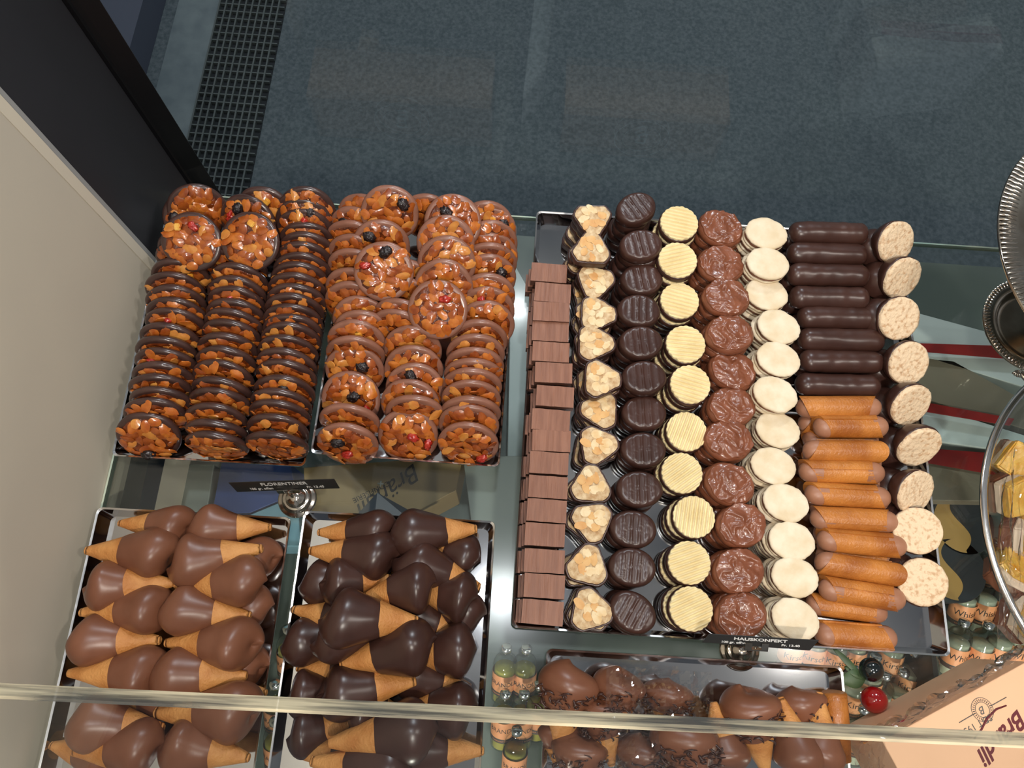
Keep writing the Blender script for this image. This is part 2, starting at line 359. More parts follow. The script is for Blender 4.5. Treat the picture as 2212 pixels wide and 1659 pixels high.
def flor_base(m, seed):
    b = MB(); prof = [(.001, 0), (RB * .78, 0), (RB * .91, .0006), (RB * .98, .0026), (RB, .0050), (RB * .99, .0068), (RB * .955, .0080), (RB * .90, .0086), (RB * .82, .0086), (.001, .0080)]
    def fn(p, a):
        k = 1 + .025 * N3((math.cos(a), math.sin(a), 0), 1.6, seed); return Vector((p.x * k, p.y * k, p.z + .0007 * N3((math.cos(a), math.sin(a), p.z * 100), 1.3, seed + 2)))
    b.lathe(prof, 40, 0, fn); return b.data('chocolate_base', m)
def flor_top(seed, rt=.0268):
    rnd = random.Random(seed); b = MB(); n = 36
    prof = [(rt * .99, .0078), (rt, .0090), (rt * .93, .0102), (rt * .7, .0107), (rt * .4, .0109), (.001, .0109)]
    def fn(p, a):
        k = 1 + .07 * N3((math.cos(a), math.sin(a), 0), 3.5, seed); q = Vector((p.x * k, p.y * k, p.z)); 
        if p.z > .0085: q.z += .0011 * N3(q, 160, seed)
        return q
    b.lathe(prof, n, 0, fn, cap0=False)
    pts = []
    for i in range(900):
        a = rnd.uniform(0, 2 * math.pi); r = rt * math.sqrt(rnd.random()) * .99
        p = (r * math.cos(a), r * math.sin(a))
        if all((p[0] - q[0]) ** 2 + (p[1] - q[1]) ** 2 > .0076 ** 2 for q in pts): pts.append(p)
        if len(pts) > 40: break
    for i, p in enumerate(pts):
        r = math.hypot(*p) / rt; a = math.atan2(p[1], p[0])
        tilt = rnd.uniform(0, .38) + (.28 if r > .8 else 0); ta = rnd.uniform(0, 6.28) if r < .8 else a + rnd.uniform(-.6, .6)
        nn = (math.sin(tilt) * math.cos(ta), math.sin(tilt) * math.sin(ta), math.cos(tilt))
        flake(b, (p[0], p[1], .0110 + rnd.uniform(0, .0015) - (.0014 if r > .8 else 0)), nn, rnd.uniform(0, 6.28), rnd.uniform(.0060, .0086), rnd.uniform(.0044, .0058), rnd.choice((1, 1, 1, 2, 2, 2, 3)))
    return autosmooth(b.data('almond_topping', ['caramel', 'almond_a', 'almond_b', 'almond_c']), 50)
def blob(name, m, r, seed, sx=1, sy=1, sz=1, amp=.3, fr=2.2, k=14):
    b = MB(); prof = [(max(.02, math.sin(math.pi * j / k)) * r, -math.cos(math.pi * j / k) * r) for j in range(k + 1)]
    def fn(p, a):
        d = p.normalized(); q = p * (1 + amp * N3(d, fr, seed) + amp * .45 * N3(d, fr * 2.7, seed + 5)); return Vector((q.x * sx, q.y * sy, q.z * sz))
    b.lathe(prof, 20, 0, fn); return b.data(name, m)
BASED = [flor_base('flor_dark', s) for s in range(3)]; BASEM = [flor_base('flor_milk', s + 9) for s in range(3)]
TOPS = [flor_top(s + 11) for s in range(9)]
RAIS = [blob('raisin', 'raisin', .0060, s, 1.25, .95, .75, .38, 4.5, 16) for s in range(3)]
CHER = [blob('candied_cherry', 'cherry_bit', .0048, s + 4, 1.35, .85, .8, .5) for s in range(3)]
PEEL = []
for s in range(2):
    b = MB(); b.box((-.0038, -.0032, 0), (.0038, .0032, .0042)); o = b.data('candied_peel', 'peel', False)
    bm = bmesh.new(); bm.from_mesh(o); bmesh.ops.bevel(bm, geom=bm.edges[:], offset=.0009, segments=2, affect='EDGES'); bm.to_mesh(o); bm.free(); PEEL.append(o)
rf = random.Random(5)
def florentine(px, ytop, e, yaw, z0, kind, label, group, feats, by='top', scale=1.0):
    e = math.radians(e); yaw = math.radians(yaw)
    Nn = Vector((math.sin(yaw) * math.cos(e), -math.cos(yaw) * math.cos(e), math.sin(e)))
    Up = Vector((-math.sin(yaw) * math.sin(e), math.cos(yaw) * math.sin(e), math.cos(e)))
    ztop = z0 + 2 * RB * scale * math.cos(e)
    T = P(px, ytop, ztop); C = T - Up * RB * scale
    root = empty('florentine', mw=frame(C, Nn, rf.uniform(0, .0), xhint=(1, 0, 0)) @ Matrix.Scale(scale, 4)); tag(root, label, 'florentine biscuit', group)
    sp = Matrix.Rotation(rf.uniform(0, 6.28), 4, 'Z'); off = Matrix.Translation((0, 0, -.0058))
    link('chocolate_base', rf.choice(BASED if kind == 'd' else BASEM), root, off @ sp)
    link('almond_topping', rf.choice(TOPS), root, off @ Matrix.Rotation(rf.uniform(0, 6.28), 4, 'Z'))
    for f in feats:
        a = f[1] if len(f) > 1 else rf.uniform(20, 160); rr = f[2] if len(f) > 2 else (.019 if e < .9 else .012)
        m = Matrix.Translation((rr * math.cos(math.radians(a)), rr * math.sin(math.radians(a)), .0072 if f[0] != 'p' else .0055)) @ Matrix.Rotation(rf.uniform(0, 6), 4, 'Z')
        nm, lst = {'r': ('raisin', RAIS), 'c': ('candied_cherry', CHER), 'p': ('candied_peel', PEEL)}[f[0]]
        link(nm, rf.choice(lst), root, m)
    return root
def desc(feats):
    s = set(f[0] for f in feats); w_ = []
    if 'r' in s: w_.append('raisin')
    if 'c' in s: w_.append('red cherry')
    if 'p' in s: w_.append('peel')
    return ' with ' + ' and '.join(w_[:2]) if w_ else ''
# (px, py of the upper edge, elevation of the face, yaw, base height above tray floor, toppings)
T1L = [(401, 399, 30, 22, .026, []), (392, 413, 35, 20, .022, [('r', 170)]), (400, 458, 60, 14, .050, [('c', 80, .017), ('p', 130, .02)]),
       (384, 500, 14, 4, 0, []), (380, 524, 14, 2, 0, []), (369, 561, 14, 8, 0, [('p', 40)]), (357, 590, 15, 6, 0, []), (358, 619, 14, 8, 0, []), (360, 645, 14, 4, 0, [('p', 70)]),
       (358, 668, 12, 4, 0, [('c', 95)]), (346, 700, 14, 2, 0, []), (336, 730, 11, 4, 0, []), (336, 754, 13, 3, 0, [('c', 110)]), (330, 785, 14, 5, 0, [('c', 65)]),
       (321, 812, 11, 8, 0, []), (324, 839, 13, 5, 0, []), (312, 863, 18, 8, 0, []), (297, 893, 33, 12, 0, [('r', 260, .02)])]
T1M = [(558, 403, 32, 6, .022, [('p', 70)]), (531, 421, 36, -6, .024, [('r', 110), ('c', 155)]), (539, 457, 62, 2, .050, [('p', 80, .02)]),
       (500, 510, 14, -3, 0, []), (500, 537, 14, -3, 0, []), (502, 570, 15, 0, 0, []), (495, 598, 15, 2, 0, []), (495, 620, 15, 0, 0, [('r', 62), ('c', 95), ('p', 120)]), (492, 648, 13, 2, 0, [('p', 70)]),
       (488, 669, 13, 0, 0, []), (483, 693, 12, 0, 0, []), (473, 722, 13, 3, 0, []), (470, 751, 13, 2, 0, [('p', 95)]), (466, 779, 20, 0, 0, []),
       (461, 818, 11, -2, 0, []), (456, 842, 10, 0, 0, []), (448, 875, 15, 2, 0, []), (446, 912, 6, 0, 0, []), (446, 938, 7, 0, 0, [])]
T1R = [(649, 403, 26, 10, .022, []), (645, 428, 26, 8, .014, [('p', 100), ('r', 60)]), (646, 451, 24, 8, .008, [('c', 80)]), (649, 482, 15, 8, 0, []), (649, 503, 14, 6, 0, []), (644, 524, 15, 5, 0, [('r', 70)]),
       (640, 548, 14, 5, 0, []), (634, 568, 13, 4, 0, []), (628, 591, 13, 4, 0, []), (627, 615, 14, 4, 0, [('p', 85)]), (622, 636, 13, 3, 0, []), (619, 658, 14, 4, 0, [('r', 68), ('p', 100)]),
       (617, 682, 12, 4, 0, []), (614, 700, 13, 5, 0, []), (607, 727, 13, 3, 0, []), (605, 755, 14, 0, 0, [('r', 115), ('c', 80)]), (605, 780, 13, 0, 0, []), (600, 814, 14, 2, 0, [('r', 80)]),
       (592, 843, 13, 0, 0, [('p', 72)]), (588, 868, 11, 0, 0, [('c', 150)]), (585, 898, 15, 0, 0, [('r', 95, .01)]), (583, 937, 9, 0, 0, [])]
T2L = [(787, 420, 30, -10, .014, []), (836, 399, 42, 6, .040, [('r', 40, .02)]), (768, 448, 22, -8, .006, [('r', 130)]), (816, 474, 34, 8, .020, [('r', 130)]), (758, 478, 16, -4, 0, []), (762, 508, 16, 0, 0, []), (823, 521, 60, 8, .050, [('c', 165, .02), ('r', 85, .021)]),
       (760, 540, 14, 0, 0, []), (757, 580, 22, 0, 0, []), (756, 610, 22, 0, 0, []), (773, 640, 32, 4, 0, [('p', 75)]), (775, 672, 22, 4, 0, [('c', 80)]), (764, 692, 28, 2, 0, [('p', 75)]), (759, 730, 14, 2, 0, []), (759, 747, 36, 4, 0, [('r', 45, .014)]),
       (757, 800, 56, 2, .0, [('r', 50, .006), ('c', 330, .02)]), (746, 877, 16, 0, 0, []), (744, 916, 26, 0, 0, [('r', 130, .013), ('c', 270, .008)])]
T2M = [(920, 420, 20, 0, .010, []), (976, 418, 58, 6, .046, [('r', 125, .014)]), (958, 464, 44, 8, .040, [('r', 190, .019)]), (963, 508, 45, 4, .034, []), (958, 560, 40, 2, .028, []), (945, 603, 60, 4, .046, [('c', 60, .014)]),
       (872, 560, 14, -4, 0, []), (868, 600, 14, -4, 0, []), (862, 648, 16, -4, 0, []), (858, 671, 18, -4, 0, []), (888, 704, 32, 2, 0, []), (890, 747, 34, 4, 0, []), (893, 784, 44, 4, 0, [('r', 100, .02)]),
       (886, 820, 38, 0, 0, [('r', 200, .012), ('r', 335, .012)]), (893, 857, 20, 0, 0, []), (879, 883, 46, 4, 0, [('c', 20, .006), ('c', 345, .022)])]
T2R = [(1048, 435, 22, 4, .012, []), (1054, 445, 32, 6, .012, [('r', 42, .02), ('p', 80)]), (1056, 476, 28, 8, .006, []), (1058, 502, 32, 6, 0, [('p', 80)]), (1055, 526, 16, 4, 0, []), (1053, 549, 30, 6, 0, [('r', 40)]), (1051, 590, 30, 5, 0, [('p', 110)]),
       (1050, 620, 28, 4, 0, [('c', 110)]), (1049, 649, 34, 4, 0, []), (1033, 692, 22, 4, 0, []), (1026, 724, 20, 4, 0, []), (1024, 753, 16, 3, 0, [('c', 120)]), (1022, 778, 13, 3, 0, []), (1019, 799, 14, 2, 0, []),
       (1017, 823, 22, 3, 0, []), (1015, 861, 12, 2, 0, []), (1012, 876, 24, 2, 0, []), (1012, 914, 28, 0, 0, [('c', 320, .02)])]
for lst, kind, colname, trayname in ((T1L, 'd', 'left', 'left florentine tray'), (T1M, 'd', 'middle', 'left florentine tray'), (T1R, 'd', 'right', 'left florentine tray'),
                                     (T2L, 'm', 'left', 'right florentine tray'), (T2M, 'm', 'middle', 'right florentine tray'), (T2R, 'm', 'right', 'right florentine tray')):
    order = sorted(range(len(lst)), key=lambda i: -lst[i][1])
    for rank, i in enumerate(order):
        px, yt, e, yaw, z0, ft = lst[i]
        big = z0 > .045 or (z0 >= .04 and kind == 'm')
        lab = ('%s florentine%s, %s from front, %s row, %s' % ('dark' if kind == 'd' else 'milk', desc(ft), ORD[rank], colname, trayname))
        florentine(px, yt, e, yaw, ZF + z0 + .0008, kind, lab, '%s chocolate florentines in the %s' % ('dark' if kind == 'd' else 'milk', trayname), ft)

# ================================================================ CONES
def cone_meshes(seed, choc, split, L=.093):
    rr = random.Random(seed); n = 40
    def rad(t):
        if t < .70: return .0032 + .0180 * (t / .70) ** 1.08
        return .0212 + .0012 * math.sin((t - .70) / .08 * math.pi / 2) if t < .78 else .0224 * math.sqrt(max(0, 1 - ((t - .78) / .22) ** 2.0))
    kx, ky = rr.uniform(-.25, .25), rr.uniform(.92, 1.04); ridge = rr.uniform(0, 6.28)
    def pt(t, a, off=0):
        r = rad(t) + off
        r *= 1 + .05 * N3((math.cos(a) * 1.2, math.sin(a) * 1.2, t * 3), 1.2, seed)
        if t > .45: r *= 1 + .13 * max(0, math.cos(a - ridge)) ** 5 * min(1, (t - .45) / .3)
        fold = ((a + t * 1.6) % (2 * math.pi)) / (2 * math.pi)
        if off == 0: r += .0011 * fold * min(1, .35 + t)
        x = t * L + (.10 * L * math.cos(a - kx * 4) * max(0, (t - .6)) / .4 * .6 if t > .6 else 0)
        return Vector((x, r * math.cos(a), r * math.sin(a) * .94))
    w_ = MB(); ts = [0, .01, .03] + [i / 16 * (split + .03) for i in range(1, 17)]; V = []; Fc = []
    V += [pt(.10, 2 * math.pi * k / n) * 1 for k in range(n)]
    for k in range(n): V[k].y *= .3; V[k].z *= .3
    for j, t in enumerate(ts): V += [pt(t, 2 * math.pi * k / n, 0 if t > .0 else -.0008) for k in range(n)]
    for j in range(len(ts)):
        for k in range(n): Fc.append((j * n + k, j * n + (k + 1) % n, (j + 1) * n + (k + 1) % n, (j + 1) * n + k))
    w_.add(V, Fc); wm = w_.data('wafer_cone', 'wafer')
    c_ = MB(); V = []; Fc = []; m = 30
    for j in range(m + 1):
        for k in range(n):
            a = 2 * math.pi * k / n; s0 = split + .012 * N3((math.cos(a), math.sin(a), 0), 1.5, seed + 3)
            t = s0 + (1 - s0) * math.sin(j / m * math.pi / 2) ** .9
            V.append(pt(min(t, .9995), a, .0001 if j == 0 else .0007))
    for j in range(m):
        for k in range(n): Fc.append((j * n + k, j * n + (k + 1) % n, (j + 1) * n + (k + 1) % n, (j + 1) * n + k))
    Fc.append(tuple(m * n + k for k in range(n))); c_.add(V, Fc)
    return wm, c_.data('chocolate_coat', choc)
CM = [cone_meshes(s, 'milk_choc', .40 + .03 * (s % 4)) for s in range(6)]
CD = [cone_meshes(s + 20, 'dark_choc', .36 + .035 * (s % 4)) for s in range(6)]
def shavings(seed, L=.093):
    r2 = random.Random(seed); b = MB()
    for i in range(46):
        t = r2.uniform(.42, .76); a = r2.uniform(-1.3, 1.3); r = .0225
        c = Vector((t * L, r * math.sin(a), r * math.cos(a) * .95)); d = Vector((r2.uniform(-1, 1), r2.uniform(-1, 1), r2.uniform(-.3, .5))).normalized()
        l = r2.uniform(.002, .006); q = Vector((-d.y, d.x, .3)) * .0016
        b.tube([c - d * l, c - d * l * .3 + q, c + d * l * .4 + q, c + d * l], [.0006, .0011, .0010, .0004], 5)
    return b.data('chocolate_shavings', 'dark_choc')
SH = [shavings(s) for s in range(4)]
rc = random.Random(3)
def cone(tip, bl, zt, zb, meshes, label, group, w=1.0, shav=None, cat='chocolate cone', roll=None):
    a = P(*tip, zt); b = P(*bl, zb); d = b - a; L = d.length
    x = d.normalized(); z = Vector((0, 0, 1)); z = (z - x * z.dot(x)).normalized(); y = z.cross(x)
    m = Matrix(((x.x, y.x, z.x, a.x), (x.y, y.y, z.y, a.y), (x.z, y.z, z.z, a.z), (0, 0, 0, 1)))
    ro = 0 if shav else (rc.uniform(-.5, .5) if roll is None else roll)
    m = m @ Matrix.Rotation(ro, 4, 'X') @ Matrix.Diagonal((L / .093, w, w, 1))
    wm, cm = meshes
    r = empty('dipped_wafer_cone', mw=m); tag(r, label, cat, group)
    link('wafer_cone', wm, r); link('chocolate_coat', cm, r)
    if shav: link('chocolate_shavings', shav, r)['label'] = 'curled dark chocolate shavings'
    return r
# (tip, blunt, z tip, z blunt, width)
T3 = [((256, 1130), (416, 1138), .028, .036, .92), ((587, 1139), (414, 1143), .028, .036, .98), ((184, 1189), (378, 1196), .040, .044, 1.12), ((568, 1184), (370, 1222), .040, .044, 1.12),
      ((377, 1259), (187, 1268), .040, .044, 1.08), ((376, 1263), (568, 1256), .040, .044, 1.05), ((172, 1323), (368, 1314), .040, .044, 1.05), ((543, 1330), (357, 1317), .040, .044, 1.03),
      ((348, 1383), (160, 1380), .040, .044, 1.08), ((356, 1388), (556, 1391), .040, .045, 1.12), ((146, 1454), (355, 1451), .040, .044, 1.05), ((534, 1460), (339, 1452), .040, .044, 1.08),
      ((333, 1540), (556, 1538), .038, .046, 1.22), ((355, 1572), (160, 1562), .040, .044, 1.1), ((155, 1624), (345, 1610), .040, .044, 1.08), ((540, 1638), (350, 1602), .040, .044, 1.1),
      ((420, 1215), (600, 1203), .016, .020, .95), ((400, 1320), (584, 1308), .016, .020, .95), ((390, 1440), (572, 1440), .016, .020, .95), ((577, 1496), (400, 1490), .018, .020, .95),
      ((240, 1500), (395, 1510), .016, .020, .95), ((108, 1610), (260, 1640), .016, .020, .95)]
T4 = [((686, 1150), (850, 1147), .028, .036, .95), ((1031, 1142), (850, 1156), .030, .038, 1.12), ((667, 1189), (858, 1205), .036, .042, 1.10), ((1037, 1269), (862, 1205), .034, .042, 1.10),
      ((900, 1170), (1030, 1212), .016, .020, 1.0), ((850, 1230), (655, 1263), .016, .022, 1.0), ((846, 1250), (697, 1258), .036, .044, 1.05), ((786, 1290), (936, 1262), .050, .056, 1.12),
      ((900, 1280), (1024, 1296), .034, .040, 1.08), ((880, 1315), (1042, 1330), .016, .020, 1.0), ((1017, 1372), (870, 1325), .020, .026, .95), ((632, 1316), (790, 1345), .022, .028, .95),
      ((904, 1342), (700, 1333), .066, .072, 1.25), ((790, 1370), (616, 1392), .018, .024, 1.02), ((890, 1330), (680, 1385), .046, .052, 1.10), ((734, 1437), (934, 1384), .052, .058, 1.20),
      ((870, 1410), (1022, 1404), .030, .036, 1.15), ((640, 1443), (820, 1456), .018, .024, .95), ((900, 1472), (690, 1503), .044, .050, 1.1), ((1015, 1490), (860, 1455), .020, .026, .95),
      ((770, 1480), (622, 1506), .020, .026, 1.0), ((870, 1530), (1024, 1536), .030, .036, 1.15), ((709, 1606), (936, 1577), .050, .056, 1.22), ((637, 1628), (830, 1626), .024, .030, 1.0),
      ((1046, 1622), (850, 1618), .026, .032, 1.05), ((670, 1645), (880, 1668), .044, .050, 1.15), ((760, 1560), (625, 1590), .018, .024, 1.0), ((880, 1545), (760, 1530), .030, .034, 1.0)]
for lst, ms, cname, tname in ((T3, CM, 'milk', 'left cone tray'), (T4, CD, 'dark', 'right cone tray')):
    for side in ('left', 'right'):
        idx = [i for i, c in enumerate(lst) if (c[0][0] < c[1][0]) == (side == 'left')]
        idx.sort(key=lambda i: (lst[i][0][1] + lst[i][1][1]) / 2)
        for rank, i in enumerate(idx):
            t, b_, zt, zb, w_ = lst[i]
            top = ' on top' if zb > .049 else (' low down' if zb < .03 else '')
            lab = '%s dipped cone%s, %s from back of those pointing %s, %s' % (cname, top, ORD[rank], side, tname)
            cone(t, b_, zt, zb, ms[(i * 5 + 1) % 6], lab, '%s chocolate dipped cones in the %s' % (cname, tname), w_)
T5 = [((1207, 1626), (1232, 1434), .024, .040, 1.25, 1, 'with its round end against the back left corner'), ((1325, 1590), (1342, 1449), .030, .042, 1.1, 1, 'under cellophane, second along the back edge'),
      ((1438, 1590), (1446, 1470), .020, .030, 1.05, 1, 'half covered, third along the back edge'), ((1541, 1516), (1575, 1665), .034, .040, 1.0, 0, 'with its wafer tip pointing back, beside the light reflection'),
      ((1655, 1668), (1606, 1487), .028, .040, 1.2, 1, 'dark end by the back edge, right of centre'), ((1684, 1505), (1738, 1670), .036, .042, 1.0, 0, 'narrow wafer tip pointing back, second from the right'),
      ((1760, 1630), (1715, 1487), .016, .024, 1.05, 1, 'covered in shavings near the back right corner'), ((1769, 1494), (1772, 1670), .034, .038, .95, 0, 'with cracked wafer tip near the right rim'),
      ((1484, 1745), (1480, 1552), .046, .056, 1.35, 1, 'biggest, on top in the middle of the front'), ((1255, 1740), (1250, 1580), .020, .030, 1.15, 1, 'front left, below the first one'),
      ((1322, 1655), (1290, 1500), .030, .036, .95, 1, 'between the two at the back left'), ((1395, 1740), (1388, 1590), .024, .036, 1.1, 1, 'wrapped, front of the third one'), ((1200, 1650), (1195, 1560), .012, .016, .7, 0, 'small, lying against the left rim')]
for i, (t, b_, zt, zb, w_, sh, lab) in enumerate(T5):
    cone(t, b_, zt, zb, CM[i % 6], 'cone with shavings, ' + lab if sh else 'milk chocolate cone, ' + lab, 'cones with chocolate shavings in the front tray', w_, SH[i % 4] if sh else None)
b = MB(); b.tube([P(1802, 1497, .026), P(1806, 1560, .02), P(1809, 1640, .014)], [.0115, .0125, .0125], 20); o = b.build('wafer_tube', 'wafer_roll'); tag(o, 'plain rolled wafer tube against the right rim of the shavings tray', 'wafer')

# ================================================================ BIG TRAY OF MIXED BISCUITS
# dark oval with ridges
def oval_mesh(seed, mname, a=.0245, b_=.0195, h=.0135, ridges=True):
    mb = MB(); prof = [(.001, 0), (.90, 0), (.98, .06), (1.0, .25), (.995, .55), (.96, .80), (.88, .95), (.80, .99),  (.72, 1.0), (.64, 1.0), (.56, 1.0), (.48, 1.0), (.4, 1.0), (.32, 1.0), (.24, 1.0), (.16, 1.0), (.08, 1.0), (.005, 1.0)]
    def fn(p, an):
        x, y, z = p.x * a, p.y * b_, p.z * h
        k = 1 + .03 * N3((math.cos(an), math.sin(an), z * 30), 1.4, seed); x *= k; y *= k
        if p.z > .9 and ridges and math.hypot(p.x, p.y) < .86:
            f = max(0, math.cos(x * 2 * math.pi / .0080 + math.pi / 2)) ** 2.5 * min(1, max(0, (.86 - math.hypot(p.x, p.y)) / .15)); z += .0014 * f
        return Vector((x, y, z))
    mb.lathe(prof, 72, 0, fn); return mb.data('ridged_cookie', mname)
OV = [oval_mesh(s, 'dark_choc') for s in range(4)]
# waffle
def scallop(r, n=18, amp=.03):
    return lambda a: r * (1 + amp * abs(math.cos(a * n / 2)) - amp / 2)
def waffle_meshes():
    out = []
    mb = MB(); prof = [(.001, 0), (.0215, 0), (.0225, .0008), (.0228, .004), (.0224, .0085), (.021, .0092), (.001, .0092)]; mb.lathe(prof, 48, 0, lambda p, a: p * (1 + .012 * math.sin(3 * a))); out.append(('chocolate_layer', mb.data('chocolate_layer', 'dark_choc')))
    mb = MB(); n = 132; V = []; Fc = []; sc = scallop(.0213, 20, .035); KR = 46; rings = [i / KR for i in range(1, KR + 1)]
    V.append(Vector((0, 0, .0128)))
    for s in rings:
        for k in range(n):
            a = 2 * math.pi * k / n; r = sc(a) * s; x, y = r * math.cos(a), r * math.sin(a)
            z = .0124 + .0014 * math.cos(y * 2 * math.pi / .0044) * (1 if s < .97 else .3); V.append(Vector((x, y, z - (.0006 if s > .99 else 0))))
    for k in range(n): V.append(Vector((V[1 + (KR - 1) * n + k].x, V[1 + (KR - 1) * n + k].y, .0092)))
    for k in range(n): Fc.append((0, 1 + k, 1 + (k + 1) % n))
    for j in range(KR):
        for k in range(n): Fc.append((1 + j * n + k, 1 + (j + 1) * n + k, 1 + (j + 1) * n + (k + 1) % n, 1 + j * n + (k + 1) % n))
    mb.add(V, Fc); out.append(('waffle_disc', mb.data('waffle_disc', 'waffle'))); return out
WF = Proto('waffle_biscuit', None, waffle_meshes())
# milk rock
def rock_meshes(seed):
    mb = MB(); prof = [(.001, 0), (.0235, 0), (.0258, .0015), (.0265, .006), (.0245, .0105), (.020, .0120), (.001, .0120)]
    mb.lathe(prof, 40, 0, lambda p, a: Vector((p.x * 1.02 * (1 + .04 * N3((math.cos(a), math.sin(a), 0), 2, seed)), p.y * .86 * (1 + .04 * N3((math.cos(a), math.sin(a), 0), 2, seed)), p.z)))
    base = mb.data('chocolate_base', 'rock_choc')
    mb = MB(); n = 60; V = []; Fc = []; K = 20
    def hh(x, y, s):
        q = (x * 150 + seed * 5, y * 150, seed); w = .5 * noise.noise(Vector((x * 60, y * 60, seed + 9.)))
        r1 = 1 - abs(noise.noise(Vector((x * 95 + w * 2 + seed * 3, y * 95 - w * 2, seed * 1.3)))) * 2.4
        r2 = 1 - abs(noise.noise(Vector((x * 190 + seed, y * 190, seed * 2.1)))) * 2.2
        return .0110 + .0028 * math.sqrt(max(0, 1 - s * s)) + .0022 * max(r1, -.4) + .0006 * r2
    V.append(Vector((0, 0, hh(0, 0, 0))))
    for j in range(1, K + 1):
        s = j / K
        for k in range(n):
            a = 2 * math.pi * k / n; rr_ = .0238 * (1 + .11 * N3((math.cos(a), math.sin(a), 0), 2.6, seed + 3) + .05 * N3((math.cos(a), math.sin(a), 0), 6.5, seed)); x, y = rr_ * s * math.cos(a) * 1.02, rr_ * s * math.sin(a) * .88
            V.append(Vector((x, y, hh(x, y, s * .95))))
    for k in range(n): q = V[1 + (K - 1) * n + k]; V.append(Vector((q.x * .97, q.y * .97, .0085)))
    for k in range(n): Fc.append((0, 1 + k, 1 + (k + 1) % n))
    for j in range(K):
        for k in range(n): Fc.append((1 + j * n + k, 1 + (j + 1) * n + k, 1 + (j + 1) * n + (k + 1) % n, 1 + j * n + (k + 1) % n))
    mb.add(V, Fc); return [('chocolate_base', base), ('crinkled_top', mb.data('crinkled_top', 'rock_choc'))]
RK = [Proto('crinkled_praline', None, rock_meshes(s)) for s in range(5)]
# cream oval sandwich
def disc(seed, a, b_, z0, z1, mname, name, rim=.03, fr=5):
    mb = MB(); h = z1 - z0; prof = [(.001, 0), (.95, 0), (1, .25), (1, .6), (.96, .9), (.85, 1.0), (.5, 1.08), (.001, 1.1)]
    mb.lathe(prof, 48, 0, lambda p, an: Vector((p.x * a * (1 + rim * N3((math.cos(an), math.sin(an), 0), fr, seed)), p.y * b_ * (1 + rim * N3((math.cos(an), math.sin(an), 0), fr, seed)), z0 + h * p.z + .0004 * N3((p.x, p.y, 0), 3, seed))))
    return mb.data(name, mname)
CR = [Proto('cream_sandwich_biscuit', None, [('biscuit_bottom', disc(s, .0235, .0192, 0, .0042, 'biscuit', 'biscuit_bottom')), ('chocolate_filling', disc(s + 3, .0232, .019, .0043, .0088, 'cream_fill', 'chocolate_filling')), ('biscuit_top', disc(s + 7, .0238, .0196, .0089, .0132, 'biscuit', 'biscuit_top', .05))]) for s in range(4)]
# almond wedge
def wedge_outline(seed, s=1.0, n=54):
    pts = []
    for k in range(n):
        a = 2 * math.pi * k / n
        # rounded triangle
        r = .0205 / max(.62, math.cos(((a + math.pi / 3) % (2 * math.pi / 3)) - math.pi / 3)) ** .9 * .80
        r = min(r, .0215) * (1 + .04 * N3((math.cos(a), math.sin(a), 0), 5, seed)); pts.append((r * s * math.cos(a), r * s * math.sin(a)))
    return pts
def almond_meshes(seed):
    rr = random.Random(seed); mb = MB(); o1 = wedge_outline(seed, 1.10)
    lay = [(.90, 0), (.99, .0008), (1.0, .004), (.99, .0094), (.965, .0112), (.90, .0104)]
    V = [Vector((x * s, y * s, z)) for s, z in lay for x, y in o1]; n = len(o1); Fc = [tuple(range(n - 1, -1, -1))]
    for j in range(len(lay) - 1):
        for k in range(n): Fc.append((j * n + k, j * n + (k + 1) % n, (j + 1) * n + (k + 1) % n, (j + 1) * n + k))
    Fc.append(tuple((len(lay) - 1) * n + k for k in range(n))); mb.add(V, Fc); cm = mb.data('chocolate_coat', 'dark_choc')
    mb = MB(); o2 = wedge_outline(seed, .965); K = 10; V = [Vector((0, 0, .0128))]
    for j in range(1, K + 1):
        for x, y in o2:
            s = j / K; V.append(Vector((x * s, y * s, .0126 + .0009 * N3((x * s, y * s, 0), 230, seed) - (.001 if j == K else 0))))
    for x, y in o2: V.append(Vector((x, y, .0095)))
    Fc = [(0, 1 + k, 1 + (k + 1) % n) for k in range(n)]
    for j in range(K):
        for k in range(n): Fc.append((1 + j * n + k, 1 + (j + 1) * n + k, 1 + (j + 1) * n + (k + 1) % n, 1 + j * n + (k + 1) % n))
    mb.add(V, Fc)
    pts = []
    for i in range(400):
        a = rr.uniform(0, 6.283); r = rr.random() ** .5 * .0128; p = (r * math.cos(a), r * math.sin(a))
        if all((p[0] - q[0]) ** 2 + (p[1] - q[1]) ** 2 > .0068 ** 2 for q in pts): pts.append(p)
        if len(pts) > 6: break
    for p in pts:
        t = rr.uniform(0, .07); ta = rr.uniform(0, 6.28); flake(mb, (p[0], p[1], .0130 + rr.uniform(0, .0003)), (math.sin(t) * math.cos(ta), math.sin(t) * math.sin(ta), math.cos(t)), rr.uniform(0, 6.28), rr.uniform(.0052, .0072), rr.uniform(.0036, .005), rr.choice((1, 1, 2)), .0003, .0004)
    return [('chocolate_coat', cm), ('almond_topping', autosmooth(mb.data('almond_topping', ['praline', 'almond_w', 'almond_t']), 50))]
AL = [Proto('almond_wedge', None, almond_meshes(s + 2)) for s in range(6)]
